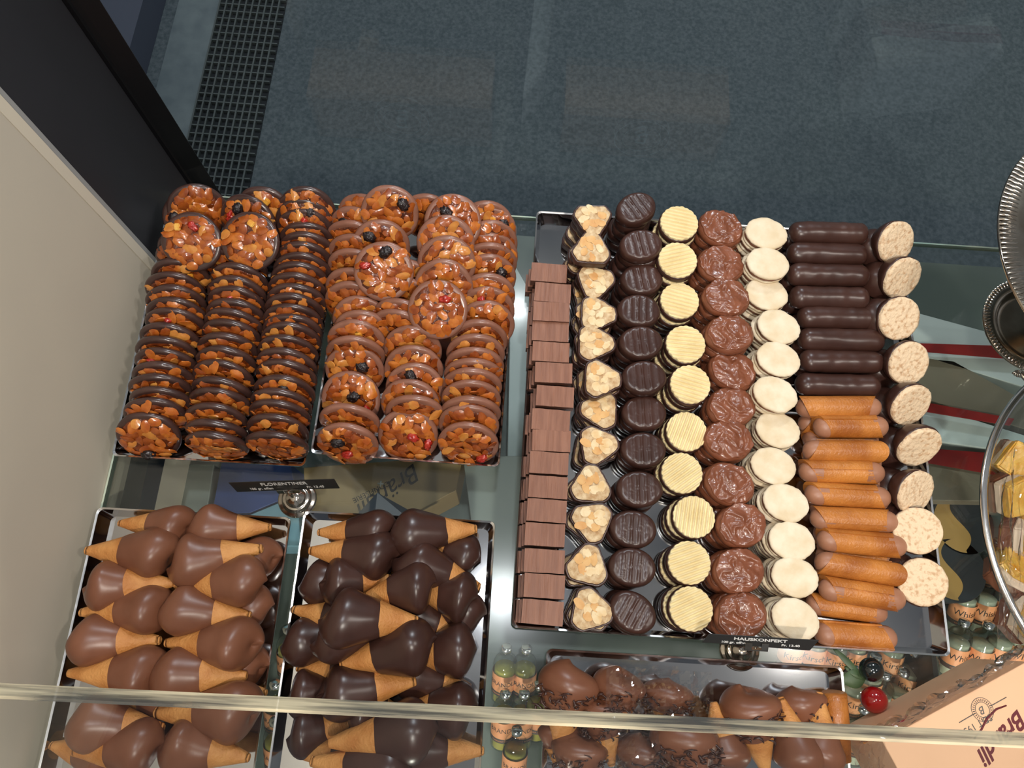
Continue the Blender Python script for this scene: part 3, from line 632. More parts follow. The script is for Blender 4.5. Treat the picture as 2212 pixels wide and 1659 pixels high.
# nougat bar
def nougat_mesh(seed):
    rr = random.Random(seed); bm = bmesh.new(); bmesh.ops.create_cube(bm, size=1)
    for v in bm.verts: v.co = Vector((v.co.x * .0405, v.co.y * .0235, (v.co.z + .5) * .0125))
    top = [f for f in bm.faces if f.normal.z > .9][0]
    es = [e for e in bm.edges if abs(e.verts[0].co.x - e.verts[1].co.x) > .01]
    bmesh.ops.subdivide_edges(bm, edges=es, cuts=46, use_grid_fill=True)
    for v in bm.verts:
        if v.co.z > .0124: v.co.z += .00032 * N3((v.co.x, 0, 0), 520, seed) + .0003 * N3(v.co, 60, seed)
        v.co += Vector((0, .0005 * N3(v.co, 90, seed + 1), 0))
    bmesh.ops.recalc_face_normals(bm, faces=bm.faces); me = bpy.data.meshes.new('nougat_bar'); bm.to_mesh(me); bm.free()
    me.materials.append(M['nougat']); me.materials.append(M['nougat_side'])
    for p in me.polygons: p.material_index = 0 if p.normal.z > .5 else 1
    return me
NG = [nougat_mesh(s) for s in range(4)]
rb = random.Random(21)
def ztop(py):
    Y = P(1500, py, .045).y; return .042 + .026 * min(1, max(0, (Y - .16) / .28))
def stack(protos, pxs, th, rots, tilt, cat, what, group, roll=0, jit=.0022, lean=(0, 0), names=None):
    """stacks of biscuits: (px, py) is the centre of each topmost face"""
    n = len(pxs)
    for i, (px, py) in enumerate(pxs):
        zt = ztop(py); L = max(2, round((zt - ZF) / th)); zt = ZF + L * th
        top = P(px, py, zt)
        for k in range(L):
            z = ZF + k * th + .0001; last = k == L - 1
            off = Vector((0, 0, 0)) if last else Vector((rb.uniform(-jit, jit) + lean[0] * (L - 1 - k), rb.uniform(-jit, jit) + lean[1] * (L - 1 - k), 0))
            rot = rots[i] if last else rots[i] + rb.uniform(-25, 25)
            lv = 'topmost' if last else ('lowest' if k == 0 else ('under the topmost' if k == L - 2 else ('second from below' if k == 1 else 'third from below')))
            lab = '%s, %s in %s stack from front' % (what, lv, ORD[n - 1 - i])
            p = Vector((top.x, top.y, z)) + off
            m = Matrix.Translation(p) @ Matrix.Rotation(math.radians(rot), 4, 'Z')
            if last and tilt: m = Matrix.Translation(p + Vector((0, 0, .0012))) @ Matrix.Rotation(math.radians(tilt), 4, 'X') @ Matrix.Rotation(math.radians(rot), 4, 'Z')
            pr = protos[(i * 3 + k) % len(protos)]
            if isinstance(pr, Proto): pr.place(m, lab, cat, group)
            else: o = link(names, pr); o.matrix_world = m; tag(o, lab, cat, group)
nl = [(1186, 589), (1194, 632), (1191, 673), (1189, 716), (1190, 760), (1196, 805), (1199, 856), (1190, 907), (1191, 952), (1186, 1000), (1184, 1052), (1181, 1103), (1177, 1155), (1176, 1212), (1176, 1266), (1172, 1323)]
def nrot(): return [rb.uniform(-3, 3) for _ in nl]
for i, (px, py) in enumerate(nl):
    z = .040 if py > 600 else .046
    for k in range(3):
        zz = ZF + .0005 + k * .0132 + (.003 if py < 700 and k == 2 else 0); zt = ZF + .0005 + 2 * .0132 + .0125 + (.003 if py < 700 else 0); top = P(px, py, zt)
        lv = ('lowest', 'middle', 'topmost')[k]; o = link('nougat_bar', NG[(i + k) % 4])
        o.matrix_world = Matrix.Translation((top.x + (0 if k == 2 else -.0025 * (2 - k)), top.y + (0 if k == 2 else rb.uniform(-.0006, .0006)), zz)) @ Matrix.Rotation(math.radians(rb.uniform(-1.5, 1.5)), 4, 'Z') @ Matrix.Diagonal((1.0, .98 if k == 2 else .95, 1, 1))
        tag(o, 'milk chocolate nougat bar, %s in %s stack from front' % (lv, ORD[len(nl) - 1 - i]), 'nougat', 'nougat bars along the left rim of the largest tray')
al = [(1281, 470), (1278, 535), (1287, 605), (1290, 675), (1285, 738), (1299, 816), (1298, 884), (1292, 960), (1277, 1047), (1280, 1125), (1270, 1222), (1277, 1318)]
stack(AL, al, .0137, [95, -90, 200, -60, 60, -60, 120, -50, 30, -20, 20, -70], 0, 'almond biscuit', 'almond wedge biscuit in dark chocolate', 'almond wedge biscuits in the largest tray', lean=(-.0012, 0))
ov = [(1376, 446), (1386, 526), (1388, 600), (1382, 668), (1386, 737), (1393, 813), (1394, 890), (1391, 970), (1383, 1055), (1369, 1142), (1368, 1225), (1368, 1322)]
stack(OV, ov, .0138, [35, 14, 12, 0, 8, 6, 4, 3, 2, -2, -4, -28], 0, 'chocolate biscuit', 'dark chocolate oval biscuit with ridges', 'ridged dark oval biscuits in the largest tray', names='ridged_oval_biscuit', lean=(-.0010, 0))
wa = [(1468, 480), (1465, 560), (1469, 648), (1482, 742), (1492, 829), (1484, 931), (1474, 1021), (1500, 1116), (1490, 1215), (1494, 1315)]
stack([WF], wa, .0131, [-10, 18, -12, -2, -14, 70, 38, 82, 22, 26], 0, 'wafer biscuit', 'round ribbed waffle biscuit on dark chocolate', 'round ribbed waffle biscuits in the largest tray', lean=(-.0016, 0))
rk = [(1560, 487), (1560, 566), (1572, 638), (1580, 717), (1586, 797), (1584, 875), (1577, 948), (1580, 1043), (1606, 1133), (1600, 1232), (1605, 1330)]
stack(RK, rk, .0150, [rb.uniform(-30, 30) for _ in rk], 0, 'praline', 'crinkled milk chocolate praline', 'crinkled milk chocolate pralines in the largest tray', lean=(-.0014, 0))
cr = [(1657, 502), (1660, 567), (1658, 633), (1684, 704), (1683, 774), (1676, 850), (1682, 927), (1672, 1005), (1699, 1085), (1712, 1168), (1719, 1246), (1720, 1337)]
stack(CR, cr, .0136, [-12, -10, -12, -20, -18, -20, -14, -12, -16, -8, -10, -22], 0, 'biscuit', 'pale oval sandwich biscuit with milk chocolate filling', 'pale oval sandwich biscuits in the largest tray', lean=(-.0012, 0))
# chocolate rolls and wafer rolls
def roll_mesh(seed, mname, L=.088, r=.0112, name='chocolate_roll', wav=.03, end=.18, flat=.92):
    mb = MB(); n = 36; prof = []; K = 40
    def fn(p, a):
        return p
    V = []; Fc = []
    for j in range(K + 1):
        u = -1 + 2 * j / K; x = L / 2 * (math.sin(u * math.pi / 2) * .35 + u * .65)
        q = max(0, (abs(x) - (L / 2 - r * 1.1)) / (r * 1.1)); rr_ = r * max(.02, math.sqrt(max(0, 1 - q ** 2.6)))
        for k in range(n):
            a = 2 * math.pi * k / n; g = rr_ * (1 + wav * N3((x * 260, math.cos(a) * 1.5, math.sin(a) * 1.5), .5, seed) + wav * N3((x * 40, math.cos(a), math.sin(a)), 1, seed))
            V.append(Vector((x, g * math.cos(a), g * math.sin(a) * flat)))
    for j in range(K):
        for k in range(n): Fc.append((j * n + k, j * n + (k + 1) % n, (j + 1) * n + (k + 1) % n, (j + 1) * n + k))
    Fc += [tuple(range(n - 1, -1, -1)), tuple(K * n + k for k in range(n))]; mb.add(V, Fc); return autosmooth(mb.data(name, mname), 60)
DR = [roll_mesh(s, 'dark_choc', .090, .0118, wav=.05) for s in range(4)]
def wroll_meshes(seed, L=.092, r=.0108):
    n = 40; K = 30; V = []; Fc = []; ph = random.Random(seed).uniform(0, 6.28) if seed else 2.2
    for j in range(K + 1):
        u = -1 + 2 * j / K
        for k in range(n + 1):
            a = 2 * math.pi * k / n; x = u * (L / 2 - .009 - .008 * math.cos(a + ph * .3 - 1.2 + u * .8)); fold = (k / n)
            g = r * (1 + .03 * N3((x * 30, math.cos(a), math.sin(a)), 1, seed)) + .0014 * fold; V.append(Vector((x, g * math.cos(a + ph), g * math.sin(a + ph) * .95)))
    for j in range(K):
        for k in range(n): Fc.append((j * (n + 1) + k, j * (n + 1) + k + 1, (j + 1) * (n + 1) + k + 1, (j + 1) * (n + 1) + k))
        Fc.append((j * (n + 1) + n, j * (n + 1), (j + 1) * (n + 1), (j + 1) * (n + 1) + n))
    Fc += [tuple(range(n, -1, -1)), tuple(K * (n + 1) + k for k in range(n + 1))]
    mb = MB(); mb.add(V, Fc); me = autosmooth(mb.data('wafer', 'wafer_roll'), 50); parts = [('wafer', me)]
    for s in (-1, 1):
        mb = MB(); prof = []; V = []; Fc = []; K2 = 10
        for j in range(K2 + 1):
            u = j / K2; x = s * (L / 2 - .022 + .023 * u); rr_ = r * 1.015 * math.sqrt(max(0.0004, 1 - max(0, (u - .35) / .65) ** 2.2))
            for k in range(24): a = 2 * math.pi * k / 24; V.append(Vector((x, rr_ * math.cos(a), rr_ * math.sin(a) * .95)))
        for j in range(K2):
            for k in range(24): Fc.append((j * 24 + k, j * 24 + (k + 1) % 24, (j + 1) * 24 + (k + 1) % 24, (j + 1) * 24 + k) if s > 0 else (j * 24 + (k + 1) % 24, j * 24 + k, (j + 1) * 24 + k, (j + 1) * 24 + (k + 1) % 24))
        Fc.append(tuple(K2 * 24 + k for k in range(24))); mb.add(V, Fc); parts.append(('chocolate_end', autosmooth(mb.data('chocolate_end', 'light_choc'), 60)))
    return parts
WR = [Proto('wafer_roll', None, wroll_meshes(s)) for s in range(5)]
def roll(a, b_, z, which, label, cat, group, base=.090, w=1.0, spin=None):
    A, B = P(*a, z), P(*b_, z); c = (A + B) / 2; d = B - A
    m = Matrix.Translation(c) @ Matrix.Rotation(math.atan2(d.y, d.x), 4, 'Z') @ Matrix.Rotation(rb.uniform(-.5, .5) if spin is None else spin, 4, 'X') @ Matrix.Diagonal((d.length / base, w, w, 1))
    if isinstance(which, Proto): return which.place(m, label, cat, group)
    o = link('chocolate_roll', which); o.matrix_world = m; tag(o, label, cat, group); return o
dr = [(1704, 1874, 503, .066), (1700, 1872, 548, .062), (1700, 1876, 594, .059), (1705, 1876, 643, .056), (1722, 1893, 686, .052), (1724, 1909, 734, .049), (1727, 1908, 780, .046), (1718, 1900, 831, .043)]
for i, (x0, x1, y, z) in enumerate(dr):
    roll((x0, y - 1), (x1, y + 3), z - .010, DR[i % 4], 'dark chocolate covered roll, %s from the back in the upper layer' % ORD[i], 'chocolate roll', 'dark chocolate rolls in the largest tray', w=1.1)
    k = 0; zz = z - .010 - .0215
    while zz > ZF + .010:
        A = P(x0 + 6, y + 1, z - .010); B = P(x1 - 2, y + 3, z - .010); c = (A + B) / 2
        o = link('chocolate_roll', DR[(i + 1 + k) % 4]); o.matrix_world = Matrix.Translation((c.x - .003, c.y, zz)) @ Matrix.Rotation(rb.uniform(-.02, .02), 4, 'Z')
        tag(o, 'dark chocolate roll %s the upper roll %s from back' % (('right under', 'deepest below')[k], ORD[i]), 'chocolate roll', 'dark chocolate rolls in the largest tray'); k += 1; zz -= .0215
gr = [((1717, 880), (1905, 880), .044), ((1755, 922), (1919, 922), .044), ((1732, 974), (1915, 976), .044), ((1723, 1018), (1912, 1022), .043), ((1736, 1066), (1925, 1076), .042), ((1747, 1118), (1941, 1128), .041), ((1762, 1164), (1960, 1182), .040),
      ((1757, 1212), (1954, 1244), .040), ((1766, 1268), (1957, 1298), .038)]
for i, (a, b_, z) in enumerate(gr):
    roll(a, b_, z - .011 + .002, WR[i % 5], 'golden wafer roll with chocolate ends, %s from back, upper layer' % ORD[i], 'wafer roll', 'golden wafer rolls in the largest tray', .096, 1.08)
lw = [((1722, 914), (1890, 914)), ((1732, 950), (1900, 952)), ((1732, 996), (1905, 1000)), ((1740, 1044), (1915, 1050)), ((1748, 1098), (1930, 1104)), ((1755, 1150), (1940, 1160)), ((1760, 1198), (1940, 1216)), ((1762, 1250), (1938, 1276)), ((1738, 1302), (1918, 1326)), ((1757, 1367), (1938, 1379))]
for i, (a, b_) in enumerate(lw):
    lab = 'golden wafer roll lying by the front rim of the tray' if i == 9 else 'golden wafer roll of the lower layer, %s from the back' % ORD[i]
    roll(a, b_, ZF + .0125, WR[(i + 2) % 5], lab, 'wafer roll', 'golden wafer rolls in the largest tray', .096, 1.12 if i == 9 else 1.0)
# nut domes
def dome_meshes(seed):
    mb = MB(); prof = [(.001, .0275), (.008, .0272), (.0155, .0245), (.0195, .0195), (.0222, .0145), (.0232, .0110), (.0244, .0080), (.0246, .0052), (.0235, .0048)]
    mb.lathe(prof[::-1], 44, 0, lambda p, a: Vector((p.x * (1 + .03 * N3((math.cos(a), math.sin(a), p.z * 40), 1.5, seed)), p.y * (1 + .03 * N3((math.cos(a), math.sin(a), p.z * 40), 1.5, seed)), p.z + .0006 * N3(p, 80, seed))), cap0=False)
    cm = mb.data('chocolate_dome', 'dark_choc')
    mb = MB(); K = 12; n = 44; V = [Vector((0, 0, -.0002))]; sc = lambda a: .0236 * (1 + .035 * N3((math.cos(a), math.sin(a), 0), 5, seed))
    for j in range(1, K + 1):
        for k in range(n): a = 2 * math.pi * k / n; r = sc(a) * j / K; V.append(Vector((r * math.cos(a), r * math.sin(a), .0005 * N3((r * math.cos(a), r * math.sin(a), 0), 260, seed) + (.0006 if j == K else 0))))
    for k in range(n): q = V[1 + (K - 1) * n + k]; V.append(Vector((q.x, q.y, .0056)))
    Fc = [(0, 1 + (k + 1) % n, 1 + k) for k in range(n)]
    for j in range(K):
        for k in range(n): Fc.append((1 + j * n + (k + 1) % n, 1 + (j + 1) * n + (k + 1) % n, 1 + (j + 1) * n + k, 1 + j * n + k))
    mb.add(V, Fc); return [('chocolate_dome', cm), ('nut_biscuit', mb.data('nut_biscuit', 'nut_biscuit'))]
DM = [Proto('dome_biscuit', None, dome_meshes(s)) for s in range(4)]
dm = [(1940, 525, (.36, -.55, .75), .070), (1953, 603, (.34, -.66, .66), .064), (1946, 689, (.16, -.5, .85), .062), (1967, 786, (.22, -.5, .84), .056), (1972, 878, (.30, -.66, .68), .050), (1989, 970, (.18, -.76, .62), .046), (1983, 1066, (.40, -.50, .76), .044), (1983, 1146, (-.22, -.12, .96), .042), (1995, 1258, (-.16, -.16, .96), .040)]
for i, (px, py, nn, z) in enumerate(dm):
    c = P(px, py, z); DM[i % 4].place(frame(c, Vector(nn) * -1, i * 1.3), 'dark dome biscuit with pale nut base turned outward, %s from back' % ORD[i], 'dome biscuit', 'chocolate dome biscuits in the largest tray')
    c2 = Vector((c.x - .017, c.y + .012, ZF + .0005)); k = 0
    zz = ZF + .0006
    while zz + .028 < z - .008 + .006:
        DM[(i + 2 + k) % 4].place(Matrix.Translation((c.x - .012, c.y + .010, zz)), 'dark dome biscuit lying flat, %s, below outward turned one %s from back' % (('lowest', 'second from below')[k], ORD[i]), 'dome biscuit', 'chocolate dome biscuits in the largest tray'); zz += .028; k += 1

# ================================================================ SIGNS
def sign(tl, tr, bl, br, zt, zb, base_px, name, l1, l2, lab, hold_lab):
    TL, TR, BL, BR = P(*tl, zt), P(*tr, zt), P(*bl, zb), P(*br, zb)
    x = (TR - TL).normalized(); dn = ((BL + BR) / 2 - (TL + TR) / 2); upv = (-(dn - x * dn.dot(x))).normalized(); nrm = x.cross(upv)
    c = (TL + TR + BL + BR) / 4
    m = Matrix(((x.x, upv.x, nrm.x, c.x), (x.y, upv.y, nrm.y, c.y), (x.z, upv.z, nrm.z, c.z), (0, 0, 0, 1))); inv = m.inverted()
    q = [inv @ p for p in (TL, TR, BR, BL)]
    pts = [(p.x, p.y) for p in q]
    r = empty('price_card', mw=m); tag(r, lab, 'sign')
    mb = MB(); mb.prism(pts[::-1], -.0007, .0); bevel(mb.build('card', 'card_black', r, smooth=False), .0004, 1)
    W = (TR - TL).length; Hh = abs(pts[0][1] - pts[3][1])
    text('lettering', l1, Hh * .40, 'print_silver', r, Matrix.Translation((0, Hh * .20, .0002)), ext=.0001, bold=.0001, sx=W * .50 / (len(l1) * Hh * .40 * .66))
    text('lettering', l2[0], Hh * .30, 'print_silver', r, Matrix.Translation((-W * .24, -Hh * .22, .0002)), ext=.0001, bold=.00008, sx=W * .30 / (len(l2[0]) * Hh * .30 * .52))
    text('lettering', l2[1], Hh * .30, 'print_silver', r, Matrix.Translation((W * .28, -Hh * .22, .0002)), ext=.0001, bold=.00008, sx=W * .22 / (len(l2[1]) * Hh * .30 * .52))
    b0 = P(*base_px, .001); h = empty('card_holder', (b0.x, b0.y, .0003)); tag(h, hold_lab, 'card holder')
    mb = MB(); prof = [(.001, 0), (.0185, 0), (.0205, .0012), (.0205, .0025), (.0190, .0042), (.0165, .0042), (.0150, .0060), (.0148, .0072), (.0125, .0084), (.0112, .0082), (.0100, .0102), (.0092, .0116), (.0070, .0122), (.0056, .0140), (.0030, .0150), (.0010, .0152)]
    mb.lathe(prof, 40); mb.build('ringed_foot', 'silver', h)
    mid = (BL + BR) / 2 - Vector((b0.x, b0.y, .0003))
    mb = MB(); mb.tube([(0, 0, .0145), (mid.x * .4, mid.y * .4 - .002, mid.z * .55), (mid.x, mid.y - .0012, mid.z - .001)], .0016, 8); mb.build('stem', 'silver', h)
    mb = MB(); e = .0022
    px_ = inv.to_3x3().inverted() @ Vector((1, 0, 0)); c0 = Vector(mid)
    mb.box((-.011, -.0024, .0010), (-.0045, .0045, .0022)); mb.box((.0045, -.0024, .0010), (.011, .0045, .0022)); mb.box((-.011, -.0032, -.0016), (.011, -.0018, .0022))
    mm = m.copy(); mm.translation = (BL + BR) / 2; mb.build('clip', 'silver', h, mw=h.matrix_basis.inverted() @ mm if False else Matrix.Translation(-Vector((b0.x, b0.y, .0003))) @ mm, smooth=False)
sign((493, 1043), (722, 1035), (512, 1062), (734, 1056), .066, .040, (643, 1078), 'florentiner', 'FLORENTINER', ('100 gr. offen', 'Fr. 13.40'), 'black price card reading Florentiner behind the two cone trays', 'ringed silver card holder behind the cone trays')
sign((1532, 1369), (1770, 1383), (1516, 1387), (1750, 1407), .070, .064, (1596, 1404), 'hauskonfekt', 'HAUSKONFEKT', ('100 gr. offen', 'Fr. 13.40'), 'black price card reading Hauskonfekt at the front rim of the largest tray', 'ringed silver card holder in front of the largest tray')

# ================================================================ SILVER PLATTER, SAUCER, GLASS BOWL
def beaded(c, Rr, z, name, label, foot, n):
    r = empty(name, (c.x, c.y, z)); tag(r, label, 'platter')
    mb = MB(); prof = [(.001, .004), (Rr * .60, .004), (Rr * .68, .0045), (Rr * .74, .010), (Rr * .80, .0125), (Rr * .86, .0130), (Rr * .93, .0120), (Rr * .985, .0100), (Rr, .0085), (Rr * .985, .0065), (Rr * .80, .0095), (Rr * .70, .002), (.001, .000)]
    mb.lathe(prof, 96); mb.build('dish', 'silver', r)
    mb = MB(); k = Rr / n * 6.28 * .36
    for i in range(n):
        a = 2 * math.pi * i / n; d = Vector((math.cos(a), math.sin(a), 0)); t = Vector((-math.sin(a), math.cos(a), 0))
        pc = d * Rr * .945 + Vector((0, 0, .0122)); V = []; ln = Rr * .045 + .0012
        for (s, hh) in ((-1, 0), (-.6, .8), (0, 1), (.6, .8), (1, 0)):
            for (q, g) in ((-1, 0), (0, 1), (1, 0)): V.append(pc + d * s * ln + t * q * k + Vector((0, 0, hh * g * .0018 - (.001 if g == 0 else 0))))
        Fc = []
        for j in range(4):
            for q in range(2): Fc.append((j * 3 + q, j * 3 + q + 1, (j + 1) * 3 + q + 1, (j + 1) * 3 + q))
        mb.add(V, Fc)
    mb.build('gadrooned_rim', 'silver', r)
    if foot:
        mb = MB(); mb.lathe([(.055, -z + .001), (.058, -z + .004), (.045, -z + .010), (.016, -z + .03), (.010, -z * .5), (.013, -z * .35), (.010, -z * .2), (.022, -.004), (.03, .001)], 40); mb.build('foot', 'silver', r)
    return r
cp = P(2533, 556, .17); RL = (P(2165, 540, .17) - cp).length
beaded(cp, RL, .157, 'silver_platter', 'large round silver platter with gadrooned rim on a foot, at the right edge', True, 190)
cs = P(2237, 702, .03); RS = (P(2128, 700, .03) - cs).length
so = beaded(cs, RS, .018, 'silver_saucer', 'small round silver saucer with gadrooned rim, partly under the large platter', False, 84)
mb = MB(); mb.lathe([(.018, -.0165), (.020, -.015), (.014, -.008), (.012, .001)], 24); mb.build('foot', 'silver', so)
mb = MB()
sh = P(2200, 800, .03) - Vector((cs.x, cs.y, .018))
for i in range(7):
    a = math.radians(-150 + i * 20); mb.tube([sh, sh + Vector((math.cos(a), math.sin(a), .25)) * .004, sh + Vector((math.cos(a), math.sin(a), 0)) * .0085], [.0008, .0016, .0012], 6)
mb.tube([sh + Vector((0, 0, 0)), sh + Vector((.006, -.010, 0)), sh + Vector((.013, -.016, -.002)), sh + Vector((.018, -.024, -.008))], [.003, .0022, .0026, .0016], 8)
mb.build('shell_ornament', 'silver', so)
# glass bowl
cb = P(2566, 1163, .060); RBW = (P(2125, 1160, .060) - cb).length
bw = empty('glass_bowl', (cb.x, cb.y, .0005)); tag(bw, 'large clear glass bowl with silvery rim holding layered ginger sweets', 'bowl')
mb = MB(); mb.lathe([(RBW * .40, .001), (RBW * .62, .004), (RBW * .80, .018), (RBW * .93, .042), (RBW * .985, .058), (RBW * .965, .0585), (RBW * .91, .044), (RBW * .78, .022), (RBW * .60, .008), (.001, .006)], 96, cap0=True); mb.build('bowl', 'bowl_glass', bw)
mb = MB(); mb.lathe([(RBW * .962, .0575), (RBW * .965, .0610), (RBW * .978, .0622), (RBW * .995, .0612), (RBW, .0585), (RBW * .985, .0570), (RBW * .962, .0575)], 128, cap0=False, cap1=False); o = mb.build('rim', 'steel_rim', bw)
def sweet(seed):
    parts = []; rr = random.Random(seed); pol = [(-.017, -.015), (.016, -.017), (.019, .010), (.006, .017), (-.015, .014)]
    def lay(z0, z1, s, name, mname, amp):
        mb = MB(); mb.prism([(x * s, y * s) for x, y in pol], z0, z1); me = mb.data(name, mname, False); bm = bmesh.new(); bm.from_mesh(me)
        bmesh.ops.bevel(bm, geom=bm.edges[:], offset=.0014, segments=2, affect='EDGES'); bmesh.ops.triangulate(bm, faces=bm.faces); bmesh.ops.subdivide_edges(bm, edges=bm.edges[:], cuts=2)
        for v in bm.verts: v.co += Vector((1, 1, 1)) * amp * N3(v.co, 180, seed)
        bm.to_mesh(me); bm.free(); return (name, me)
    return [lay(0, .011, 1.05, 'chocolate_layer', 'milk_choc', .0004), lay(.0112, .020, 1.0, 'white_layer', 'white_layer', .0004), lay(.0202, .030, 1.02, 'jelly_layer', 'jelly', .0016)]
SW = [Proto('layered_sweet', None, sweet(s)) for s in range(3)]
sp = [((2186, 1050), 20, .020, 25), ((2196, 1160), 75, .014, 40), ((2204, 985), -30, .016, 20), ((2190, 1255), 150, .012, 35), ((2230, 1090), 10, .012, 30), ((2206, 1330), 60, .018, 25), ((2245, 1200), 110, .012, 20)]
wh = ['yellow topped, upper left in the bowl', 'with white and brown layers, left middle of bowl', 'behind the others near the back of the bowl', 'turned over, lower left in the bowl', 'half hidden at the frame edge, upper one', 'lowest towards the front of the bowl', 'half hidden at the frame edge, lower one']
for i, ((px, py), a, z, t) in enumerate(sp):
    c = P(px, py, z + .02); SW[i % 3].place(Matrix.Translation((c.x, c.y, z)) @ Matrix.Rotation(math.radians(a), 4, 'Z') @ Matrix.Rotation(math.radians(t), 4, 'X') @ Matrix.Scale(1.15, 4), 'layered candied ginger sweet, ' + wh[i], 'sweet', 'layered ginger sweets in the glass bowl')
def sheet(name, corners, nx, ny, amp, fr, mname, seed, parent=None):
    """crumpled clear film spanned between four corners"""
    A, B, C, D = [Vector(c) for c in corners]; V = []; Fc = []; nn = ((B - A).cross(D - A)).normalized()
    for j in range(ny + 1):
        for i in range(nx + 1):
            u, v = i / nx, j / ny; p = (A * (1 - u) + B * u) * (1 - v) + (D * (1 - u) + C * u) * v
            p += nn * amp * (1 - 2 * abs(noise.noise(Vector((u * fr, v * fr, seed)))) * 2 + .4 * noise.noise(Vector((u * fr * 3, v * fr * 3, seed + 3)))); V.append(p)
    for j in range(ny):
        for i in range(nx): Fc.append((j * (nx + 1) + i, j * (nx + 1) + i + 1, (j + 1) * (nx + 1) + i + 1, (j + 1) * (nx + 1) + i))
    return link(name, mesh_data(name, V, Fc, mname, None, False), parent)
o = sheet('cellophane_sheet', [P(1305, 1700, .068), P(1560, 1700, .075), P(1535, 1452, .062), P(1310, 1440, .060)], 34, 34, .004, 5, 'cello', 2); tag(o, 'crumpled clear cellophane laid over the cones with shavings', 'wrapping')
o = sheet('cellophane_sheet', [P(2150, 1380, .066), P(2260, 1380, .066), P(2260, 930, .066), P(2168, 980, .066)], 30, 40, .004, 5, 'cello', 5); tag(o, 'clear cellophane film over the ginger sweets in the glass bowl', 'wrapping')

# ================================================================ PEACH GIFT BOX (front right)
zb = .085
c1, c2, c3, c4 = P(1905, 1600, zb), P(2225, 1425, zb), P(2480, 1690, zb), P(2130, 1905, zb)
ex = (c2 - c1).normalized(); ey = Vector((-ex.y, ex.x, 0)) * -1
WX, WY = .16, .16
bx = empty('gift_box', mw=Matrix(((ex.x, -ey.x, 0, c1.x), (ex.y, -ey.y, 0, c1.y), (0, 0, 1, .0005), (0, 0, 0, 1)))); tag(bx, 'peach coloured gift box wrapped in clear film at the front right corner', 'box')
mb = MB(); mb.box((0, -WY, 0), (WX, 0, zb)); bevel(mb.build('carton', 'peach_card', bx, smooth=False), .001, 2)
inv = bx.matrix_world.inverted()
bx_m = Matrix(((ex.x, -ey.x, 0, c1.x), (ex.y, -ey.y, 0, c1.y), (0, 0, 1, .0005), (0, 0, 0, 1))); inv = bx_m.inverted()
def on_box(px, py, px2, py2, z=zb + .0007):
    a = inv @ P(px, py, z); b = inv @ P(px2, py2, z); d = b - a; return Matrix.Translation(a) @ Matrix.Rotation(math.atan2(d.y, d.x), 4, 'Z')
text('lettering', 'Br\u00e4ndli', .0200, 'print_maroon', bx, on_box(2166, 1590, 2122, 1636), shear=.35, bold=.0004)
text('lettering', 'SEIT 1935', .0080, 'print_grey', bx, on_box(2108, 1567, 2068, 1590), sx=1.05)
def ring_mesh(r0, r1, n=40):
    mb = MB(); mb.lathe([(r0, 0), (r0, .0002), (r1, .0002), (r1, 0)], n, cap0=False, cap1=False); return mb
m0 = on_box(2122, 1533, 2090, 1550)
for (a_, b2) in ((.0062, .0066), (.0098, .0102)): ring_mesh(a_, b2).build('emblem_ring', 'print_grey', bx, mw=m0)
mb = MB()
for i in range(28): a = 2 * math.pi * i / 28; mb.tube([(.0072 * math.cos(a), .0072 * math.sin(a), .0001), (.0090 * math.cos(a), .0090 * math.sin(a), .0001)], .0003, 4)
mb.build('emblem_band', 'print_grey', bx, mw=m0)
text('emblem_letter', 'B', .009, 'print_grey', bx, m0, shear=.3)
for (p, q) in (((2072, 1561), (2106, 1541)), ((2140, 1525), (2174, 1506))):
    a, b2 = inv @ P(*p, zb + .0007), inv @ P(*q, zb + .0007); mb = MB(); mb.tube([a, b2], .0004, 5); mb.build('print_line', 'print_grey', bx)
pts = [inv @ P(x_, y_, zb + .0007) for x_, y_ in ((2174, 1524), (2152, 1532), (2132, 1552), (2120, 1576), (2104, 1597))]
mb = MB(); mb.tube(pts, [.0006, .0009, .0010, .0009, .0005], 6); mb.build('flourish', 'print_maroon', bx)
o = sheet('clear_wrap', [inv @ P(1862, 1600, .092), inv @ P(2240, 1385, .098), inv @ P(2240, 1400, .094), inv @ P(1905, 1604, .0865)], 60, 6, .0022, 9, 'cello', 8, bx)
o = sheet('clear_wrap', [inv @ P(1850, 1605, .01), inv @ P(2240, 1380, .01), inv @ P(2240, 1385, .098), inv @ P(1862, 1600, .092)], 60, 10, .003, 9, 'cello', 9, bx)
o = sheet('clear_wrap', [inv @ P(1890, 1760, .09), inv @ P(1908, 1760, .088), inv @ P(1908, 1606, .088), inv @ P(1835, 1612, .06)], 20, 24, .003, 6, 'cello', 12, bx)

# ================================================================ ACRYLIC GUARD (front)
ze = .45
A, B = P(-60, 1486, ze), P(2290, 1600, ze); u = (B - A).normalized()
gd = empty('acrylic_guard', (0, 0, 0)); tag(gd, 'clear acrylic guard panel with a polished edge crossing in front of the trays', 'glass panel')
dn = Vector((0, -.86, -.51)); nrm = u.cross(dn).normalized(); th = .0085
def slab(name, s0, s1, mname):
    V = []
    for s in (s0, s1):
        for t_ in (-th / 2, th / 2):
            for e_ in (A, B): V.append(e_ + dn * s + nrm * t_)
    mb = MB(); mb.add(V, [(0, 1, 3, 2), (4, 6, 7, 5), (0, 4, 5, 1), (2, 3, 7, 6), (0, 2, 6, 4), (1, 5, 7, 3)]); return mb.build(name, mname, gd, smooth=False)
slab('panel', .0016, .30, 'acrylic'); slab('polished_edge', 0, .0015, 'acrylic_edge')

